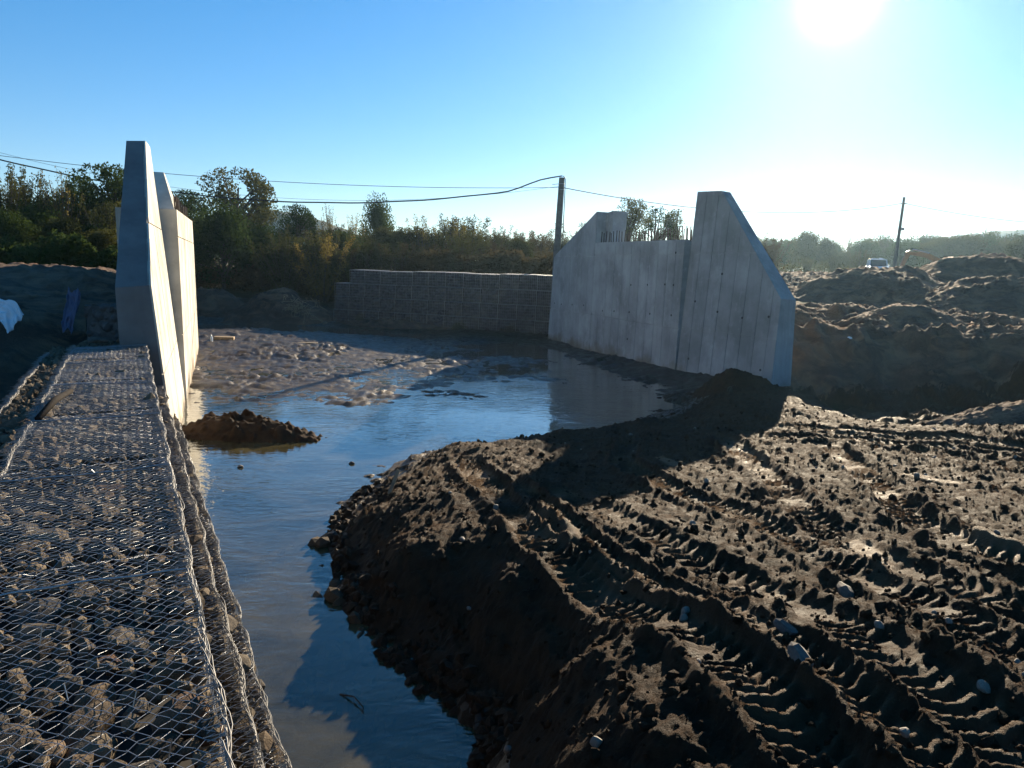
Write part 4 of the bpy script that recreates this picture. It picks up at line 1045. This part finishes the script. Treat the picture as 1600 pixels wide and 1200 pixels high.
for row, d0 in enumerate((112, 126, 142)):
    for px in range(1175 - row * 9, 1640, 27):
        ty = np.interp(px, [1175, 1300, 1400, 1500, 1560, 1640], [372, 376, 372, 360, 368, 362]) + r2.uniform(-10, 8) - row * 2 + 8
        kk = r2.choice(['bushy_dk', 'bushy_ol', 'up_ol', 'bushy_ol', 'bushy_dk'])
        tree(kk, px + r2.uniform(-8, 8), d0 + r2.uniform(-5, 5), ty, r2.uniform(.75, 1.1), 'hazy %s tree, %s row of the far wood, %s' % (KD[kk], ('front', 'middle', 'back')[row], 'close to the right wing wall' if px < 1290 else 'above the white car' if px < 1395 else 'right of the thin leaning pole' if px < 1500 else 'near the right edge'), gR)
for k, px, d, ty, w, lab in [('bushy_ol', 1252, 105, 358, .8, 'round hazy tree that rises above the right skyline near the wing wall'), ('bushy_ol', 1284, 108, 368, .7, 'pointed hazy tree that rises above the right skyline'), ('bushy_ol', 1592, 84, 372, 1.0, 'large olive tree at the right edge of the picture'), ('bushy_ol', 1568, 88, 395, 1.2, 'low olive bush left of the large olive tree at the right edge'),
                             ('up_ol', 1300, 80, 398, 1.2, 'greyish scrub bush in front of the hazy wood, left of the parked car'), ('up_ol', 1340, 84, 392, 1.2, 'greyish scrub bush right beside the parked car'), ('up_ol', 1255, 78, 402, 1.2, 'greyish scrub bush close to the sloped wing wall')]:
    tree(k, px, d, ty, w, lab, gR, 'bush' if 'bush' in lab else 'tree')

def undergrowth(spots, n, hgt, mat, seed):
    r = np.random.default_rng(seed); spots = np.array(spots, float)
    i = r.integers(0, len(spots) - 1, n); t = r.random(n)
    P = spots[i] * (1 - t[:, None]) + spots[i + 1] * t[:, None]
    P = P + np.stack([r.normal(0, .35, n), np.abs(r.normal(0, 1.3, n))], 1)
    g = land(P[:, 0], P[:, 1], False)
    z = g + hgt * (.55 + .45 * fbm(P[:, 0] * .8, P[:, 1] * .8, 3, seed)) * r.random(n) ** .8
    P = np.stack([P[:, 0], P[:, 1], z], 1)
    a_ = r.normal(size=(n, 3)); a_[:, 2] += .5; a_ /= np.linalg.norm(a_, axis=1, keepdims=True)
    b_ = np.cross(a_, r.normal(size=(n, 3))); b_ /= np.linalg.norm(b_, axis=1, keepdims=True)
    s_ = r.uniform(.06, .15, (n, 1))
    V = np.stack([P - a_ * s_, P + b_ * s_ * .4, P + a_ * s_, P - b_ * s_ * .4], 1).reshape(-1, 3)
    tag(obj('undergrowth', mesh_np('undergrowth', V, np.arange(4 * n).reshape(n, 4), mat)), kind='stuff')
undergrowth([(2.5, 41), (-2, 44), (-9.5, 46), (-14, 47.5), (-20, 48), (-24, 47)], 26000, 1.9, L_BR, 1)
undergrowth([(-14.8, 27.5), (-16, 27.5), (-18, 27.5), (-23, 27), (-28, 27)], 20000, 1.7, L_DK, 2)
undergrowth([(6, 46), (12, 50), (20, 56)], 8000, 1.6, L_BR, 3)
undergrowth([(20, 76), (28, 82), (38, 88), (50, 90), (60, 88)], 14000, 2.2, L_OL, 4)

# ------------------------------------------------------------------ hills
def hill(name, pts, d, depth, seed):
    xs = np.linspace((pts[0][0] - 800) / 1165 * d, (pts[-1][0] - 800) / 1165 * d, 220)
    px = xs / d * 1165 + 800; top = np.interp(px, [p[0] for p in pts], [p[1] for p in pts])
    hz = np.maximum(EYE + (410 + .02 * (px - 800) - top) / 1150 * d, 2.6) 
    t = np.linspace(-1, 1, 60); X = np.repeat(xs[None], 60, 0); Y = d + t[:, None] * depth + 0 * X
    pr = np.cos(t * math.pi / 2)[:, None] ** 1.2
    Z = 2.2 + (hz[None] - 2.2) * pr + 1.2 * fbm(X * .05, Y * .05, 4, seed) * pr + 1.0 * clods(X, Y, 3.0, seed, .9) * pr * .5
    tag(obj(name, grid_mesh(name, X, Y, Z, L_HILL)), kind='structure')
a = N('wooded_hillside'); nn = a.noise(a.pos(), .12, 6, .7)
L_HILL = a.done(a.principled(a.mix(nn, (0.028, 0.034, 0.016), (0.09, 0.08, 0.035)), 1.0, spec=.05))
hill('hill', [(330, 404), (380, 345), (415, 333), (460, 338), (505, 350), (560, 372), (640, 396), (700, 405)], 430, 60, 5)
hill('hill', [(1330, 420), (1440, 378), (1500, 370), (1540, 364), (1590, 362), (1660, 360), (1760, 372), (1850, 424)], 430, 60, 6)

# ------------------------------------------------------------------ poles and cables
POLE = mat_simple('weathered_pole', (0.11, 0.105, 0.095), .85, 0, 5); CABLE = mat_simple('black_cable', (0.015, 0.015, 0.016), .6)
def pole(loc, top, w0, w1, label, square=True):
    t = empty('utility_pole', loc); tag(t, label, 'utility pole', 'utility poles'); top = Vector(top) - Vector(loc)
    MB().tube([(0, 0, -.3), top * .5, top], [w0, (w0 + w1) / 2, w1], 10).build('shaft', POLE, t)
    return t, top
p1, tp = pole((2.2, 40, 2.7), (2.41, 40, 7.95), .20, .155, 'dark utility pole beside the far end of the right abutment')
for z in (-.32, -.62): MB().tube([tp + Vector((.165 * math.cos(k * .785), .165 * math.sin(k * .785), z)) for k in range(9)], .018, 4).build('clamp_band', WIRE, p1)
MB().tube([tp + Vector((-.14, -.02, -.32)), tp + Vector((-.5, -.02, -.36))], .014, 4).build('hook', RUST, p1)
loop = [tp + Vector(q) for q in ((.02, -.05, .08), (.12, -.14, .03), (.18, -.16, -.1), (.17, -.17, -.5), (.16, -.17, -1.2), (.14, -.17, -2.4), (.12, -.18, -4.6))]
MB().tube(loop, .022, 5).build('drop_cable', CABLE, p1)
p2, tp2 = pole((30.5, 60, 2.7), (30.75, 60, 9.2), .15, .09, 'thin leaning pole behind the white car on the right')
MB().box(tp2 * .62 + Vector((.18, 0, 0)), (.3, .16, .22)).build('meter_box', mat_simple('grey_box', (.3, .3, .3), .5), p2)
MB().box(tp2 - Vector((0, 0, .5)), (.5, .06, .06)).build('cross_arm', POLE, p2)
p3, tp3 = pole((-36.5, 41, 2.8), (-36.5, 41, 11.3), .20, .155, 'utility pole beyond the left edge carrying the sagging cable')
def cable(name, fn, x0, x1, r, label, n=70):
    m = MB(); m.tube([fn(x) for x in np.linspace(x0, x1, n)], r, 5); o = m.build(name, CABLE, None, True); tag(o, label, 'cable', 'overhead lines'); return o
def sag(x):
    z = 6.42 + (.0076 if x > -10.5 else .0068) * (x + 10.5) ** 2 + .012 * math.sin(x * 1.7)
    if x > -.6: z += .36 * sstep(-.6, 1.7, x)
    return Vector((x, 40 - .02 * (x + 10) * 0, z))
cable('cable', sag, -36.5, 2.41, .036, 'thick black sagging cable from the dark pole to the left edge')
def thin(x): return Vector((x, 40.1, 7.33 + .0024 * (x + 5) ** 2))
cable('wire', thin, -36.5, 2.3, .014, 'thin straight wire running above the thick sagging cable')
def thin2(x): return Vector((x, 39.8, 6.55 + .0068 * (x + 9.5) ** 2))
cable('wire', thin2, -36.5, 2.3, .008, 'very thin wire running close beside the thick sagging cable')
def span(a, b, s): return lambda t: Vector(a).lerp(Vector(b), t) - Vector((0, 0, s * 4 * t * (1 - t)))
m = MB(); f_ = span((2.45, 40, 7.45), (30.75, 60, 8.75), 1.0); m.tube([f_(t) for t in np.linspace(0, 1, 40)], .022, 4); tag(m.build('wire', CABLE, None, True), 'thin wire sagging between the dark pole and the thin leaning pole', 'cable', 'overhead lines')
m = MB(); f_ = span((30.75, 60, 8.75), (62, 72, 8.6), .9); m.tube([f_(t) for t in np.linspace(0, 1, 40)], .022, 4); tag(m.build('wire', CABLE, None, True), 'thin wire from the thin leaning pole to the right edge', 'cable', 'overhead lines')

# ------------------------------------------------------------------ vehicles far behind the heaps
WHITE = mat_simple('white_paint', (.78, .79, .8), .25, 0, 3, .03); GLASS = mat_simple('dark_glass', (.02, .025, .03), .05, 0, 3, .1); BLACK = mat_simple('rubber', (.02, .02, .02), .8); ORANGE = mat_simple('orange_paint', (.50, .17, .05), .45, 0, 4, .15)
def car(loc, rz):
    t = empty('car', loc, rz); tag(t, 'white car seen roof first over the tall dirt heap', 'car')
    prof = [(-2.1, .35), (2.1, .35), (2.15, .75), (1.95, .98), (1.0, 1.05), (-2.1, 1.08), (-2.18, .7)]
    MB().prism(prof, -.86, .86, lambda a, b, c: Vector((a, c, b))).build('body', WHITE, t, True, .05)
    cabp = [(.95, 1.06), (.35, 1.62), (-1.5, 1.66), (-2.0, 1.08)]
    MB().prism(cabp, -.74, .74, lambda a, b, c: Vector((a, c * (1 - .12 * (b - 1.06)), b))).build('cabin', GLASS, t, False, .03)
    MB().box((-.6, 0, 1.68), (1.95, 1.36, .07)).build('roof', WHITE, t, False, .03)
    for x in (.62, -.5, -1.75):
        for s in (-1, 1): MB().tube([(x + (.32 if x > 0 else (0 if x > -1 else -.18)), s * .76, 1.06), (x - (.27 if x > 0 else 0) + 0, s * .7, 1.66)], .04, 6).build('pillar', WHITE, t)
    MB().box((-.4, .0, 1.76), (.06, 1.2, .05)).build('roof_rack', WHITE, t); MB().box((-1.1, .35, 1.79), (.35, .3, .12)).build('roof_light', WHITE, t, False, .02)
    for x in (1.35, -1.35):
        for s in (-1, 1):
            w = MB().tube([(x, s * .72, .34), (x, s * .9, .34)], .34, 18).build('wheel', BLACK, t); MB().tube([(x, s * .895, .34), (x, s * .915, .34)], .2, 14).build('rim', WIRE, w)
    for s in (-1, 1): MB().box((2.13, s * .6, .78), (.08, .34, .16)).build('headlight', WIRE, t, False, .02)
    for s in (-1, 1): MB().box((.72, s * .93, 1.12), (.12, .16, .14)).build('mirror', WHITE, t, False, .02)
    return t
car((35.0, 72, 2.78), rad(250))
def excavator(loc, rz):
    t = empty('excavator', loc, rz); t.scale = (1.2, 1.2, 1.2); tag(t, 'orange excavator whose folded boom shows between two dirt heaps', 'excavator')
    for s in (-1, 1):
        prof = [(-1.2, .08), (1.2, .08), (1.4, .3), (1.2, .52), (-1.2, .52), (-1.4, .3)]
        MB().prism(prof, s * .62 - .19, s * .62 + .19, lambda a, b, c: Vector((a, c, b))).build('track', BLACK, t, False, .02)
    MB().tube([(0, 0, .5), (0, 0, .68)], .5, 16).build('turntable', BLACK, t)
    MB().prism([(-1.3, .68), (.9, .68), (.9, .95), (.2, 1.2), (-1.3, 1.25)], -.75, .75, lambda a, b, c: Vector((a, c, b))).build('house', ORANGE, t, False, .05)
    cb = MB().box((.35, .38, 1.25), (.9, .66, .8)).build('cab', ORANGE, t, False, .04)
    MB().box((.81, .38, 1.3), (.02, .5, .5)).build('window', GLASS, cb); MB().box((.35, .715, 1.3), (.6, .02, .5)).build('window', GLASS, cb)
    bp = [(.8, .8), (1.2, 1.5), (2.0, 1.85), (3.5, 1.98), (3.62, 1.8), (2.1, 1.55), (1.4, 1.2), (1.05, .78)]
    MB().prism(bp, -.26, -.04, lambda a, b, c: Vector((a, c, b))).build('boom', ORANGE, t, False, .02)
    sp = [(3.45, 2.05), (3.68, 1.95), (4.05, .75), (3.9, .65), (3.4, 1.75)]
    MB().prism(sp, -.24, -.06, lambda a, b, c: Vector((a, c, b))).build('stick', ORANGE, t, False, .02)
    MB().tube([(2.0, -.15, 1.9), (3.2, -.15, 2.12)], .05, 8).build('hydraulic_ram', WIRE, t)
    bk = [(3.9, .75), (4.1, .72), (4.15, .3), (3.9, .08), (3.55, .2), (3.5, .35), (3.8, .3)]
    MB().prism(bk, -.4, .1, lambda a, b, c: Vector((a, c, b))).build('bucket', RUST, t)
excavator((37.0, 62.5, 2.68), rad(184))
m = MB().box((51, 74, 3.35), (9, .25, .5)); o = m.build('low_wall', mat_simple('white_wall', (.75, .74, .7), .8), None, False, .02); tag(o, 'low white wall in the distance at the right edge behind the heaps', 'wall')

# ------------------------------------------------------------------ small things
def sheet(name, c, ux, uy, w, h, mat, label, cat, seed, amp=.12):
    n = 44; U, Vv = np.meshgrid(np.linspace(-.5, .5, n), np.linspace(-.5, .5, n))
    ux, uy = np.array(ux, float), np.array(uy, float); ux /= np.linalg.norm(ux); uy /= np.linalg.norm(uy); nz = np.cross(ux, uy)
    f = amp * (1 - 2 * np.abs(fbm(U * 3.1 + seed, Vv * 4 + U * 2, 3, seed))) + amp * .3 * fbm(U * 9, Vv * 9, 3, seed + 2)
    P = (U * w * (1 + .15 * Vv))[..., None] * ux + (Vv * h + .06 * np.sin(U * 9))[..., None] * uy + f[..., None] * nz
    me = grid_mesh(name, P[..., 0], P[..., 1], P[..., 2], mat); o = obj(name, me, None, c)
    sol = o.modifiers.new('thickness', 'SOLIDIFY'); sol.thickness = .004
    tag(o, label, cat); return o
PLAST = mat_simple('white_plastic_sheet', (.72, .75, .80), .4, 0, 2, .05); BLUEP = mat_simple('blue_tarpaulin', (.05, .065, .13), .5, 0, 3, .15)
sheet('plastic_sheet', (-10.35, 14.9, 2.32), (.85, -.15, -.5), (.25, .45, .75), .85, .5, PLAST, 'crumpled white plastic sheet on the dark slope at the left edge', 'plastic sheet', 4, .07)
sheet('tarpaulin', (-9.0, 15.0, 2.35), (.9, -.2, -.1), (.1, .35, 1), .3, .85, BLUEP, 'narrow dark blue tarpaulin hanging in the shaded pit left of the wing wall', 'tarpaulin', 8, .05)
for k, (x, y, s, lab) in enumerate(((-6.98, 12.35, .2, 'flat dark stone on the end of the gabion wall, left of its twin'), (-6.66, 12.5, .19, 'flat dark stone on the end of the gabion wall, touching the wing wall'))):
    o = obj('stone', ROCKS[k + 3], None, (x, y, 2.06)); o.scale = (s * 1.2, s, s * .5); o.rotation_euler = (0, 0, k * 1.3); tag(o, lab, 'stone')
BLACKWOOD = mat_simple('soaked_wood', (.014, .011, .009), .9, 0, 12, .3, .1)
o = MB().tube([(-4.28, 6.5, 2.02), (-4.55, 7.2, 2.06), (-4.72, 7.75, 2.05)], [.028, .034, .026], 7).build('stick', BLACKWOOD, None, True); tag(o, 'dark wet stick lying across the left edge of the gabion wall', 'stick')
WOOD = mat_simple('raw_timber', (.30, .21, .12), .8, 0, 12)
z = float(zland([(-1.55, 10.0)])[0]); o = MB().box((0, 0, .14), (.05, .03, .36), Matrix.Rotation(.35, 3, 'Y') @ Matrix.Rotation(-.35, 3, 'X')).build('timber_stake', WOOD, None, False, .004, (-1.62, 9.9, z + .0)); tag(o, 'short pale timber stake stuck in the muddy rim of the fill by the water', 'stake')
SIL = mat_concrete('sill_concrete', (.34, .30, .24))
zb_ = .1
o = MB().box((0, 0, 0), (4.2, .22, .3)).build('sill', SIL, None, False, .01, (-9.9, 29.0, .02)); o.rotation_euler = (0, 0, rad(12)); tag(o, 'long low concrete sill across the mud beside the left abutment', 'sill')
o = MB().box((0, 0, 0), (.75, .3, .28)).build('timber_block', WOOD, None, False, .02, (-11.5, 29.2, .22)); o.rotation_euler = (.05, .03, .2); tag(o, 'brown timber block lying behind the plastic bottle on the sill', 'timber block')
t = empty('plastic_bottle', (-11.75, 28.55, .14)); tag(t, 'clear white plastic bottle standing on the sill beside the left abutment', 'bottle')
BOT = mat_simple('clear_plastic', (.75, .82, .85), .15, 0, 3, .03)
MB().tube([(0, 0, 0), (0, 0, .03), (0, 0, .24), (0, 0, .31), (0, 0, .345)], [.05, .055, .055, .022, .02], 12).build('bottle_body', BOT, t, True)
MB().tube([(0, 0, .345), (0, 0, .375)], [.024, .024], 10).build('cap', WHITE, t)
for x, y, lab in ((-4.55, 12.0, 'tiny white and black scrap floating on the water by the near gabion wall'), (-2.75, 12.35, 'small dark clod breaking the water surface in mid channel')):
    o = obj('debris', rock_mesh('debris', 13, 2, BLACK if 'clod' in lab else PEB), None, (x, y, .015)); o.scale = (.07, .05, .05); tag(o, lab, 'debris')
o = MB().tube([(-1.35, 5.5, .0), (-1.22, 5.42, .035), (-1.12, 5.3, .02), (-1.1, 5.18, -.03)], [.008, .007, .006, .004], 5).build('twig', BARK, None, True); tag(o, 'thin dark twig poking out of the shallow water', 'twig')
o = MB().tube([(-1.0, 4.25, .0), (-.95, 4.2, .03), (-.88, 4.1, .01)], [.005, .004, .003], 5).build('twig', WOOD, None, True); tag(o, 'thin yellow straw floating at the bottom of the channel view', 'twig')
# drowned stones near the gabion foot
it = []
for _ in range(90):
    y = random.uniform(4.6, 9); x = (-.4605 / .8877) * y + random.uniform(1.15, 2.2); zz_ = float(zland([(x, y)])[0]); it.append((x, y, zz_ + .02, random.uniform(.04, .16), rrot()))
o = rocks_joined('bed_stones', it, ROCKLOW, ROCK); tag(o, kind='stuff')
# roots on the dark mound
segs = []
for _ in range(60):
    a = Vector((-11.4 + random.gauss(0, .35), 39.4 + random.gauss(0, .2), .75 + random.uniform(-.4, .7)))
    for _ in range(4):
        b = a + Vector((random.gauss(0, .16), random.gauss(0, .1), random.gauss(-.08, .13))); segs.append((a, b)); a = b
V, F_ = tubes_np(segs, .012); o = obj('roots', mesh_np('roots', V, F_, WOOD, True)); tag(o, kind='stuff')
# pale litter scraps on the heaps
LIT = [rock_mesh('scrap', 810 + k, 1, WHITE) for k in range(2)]
lp = [(14.2, 29.2, 'pale scrap on the slope of the tall dirt heap'), (21.6, 27.0, 'pale rounded scrap on the slope of the diagonal ridge heap'), (9.7, 21.2, 'tiny white scrap above the cliff of the excavation')]
dg = bpy.context.evaluated_depsgraph_get()
for k, (x, y, lab) in enumerate(lp):
    hit, loc, *_r = S.ray_cast(dg, Vector((x, y, 20)), Vector((0, 0, -1)))
    o = obj('scrap', LIT[k % 2], None, (x, y, (loc.z if hit else 1.5) + .03)); o.scale = (.13, .1, .08); tag(o, lab, 'scrap')

# ------------------------------------------------------------------ haze
HAZE_DENSITY = .00026
hz = N('thin_haze'); vol = hz.n('VolumePrincipled'); vol.inputs['Color'].default_value = (.50, .77, 1, 1); vol.inputs['Density'].default_value = HAZE_DENSITY; vol.inputs['Anisotropy'].default_value = .7
hz.t.links.new(vol.outputs[0], hz.out.inputs['Volume'])
o = MB().box((0, 250, 14.0), (1700, 1100, 36)).build('haze', hz.m); tag(o, kind='stuff')
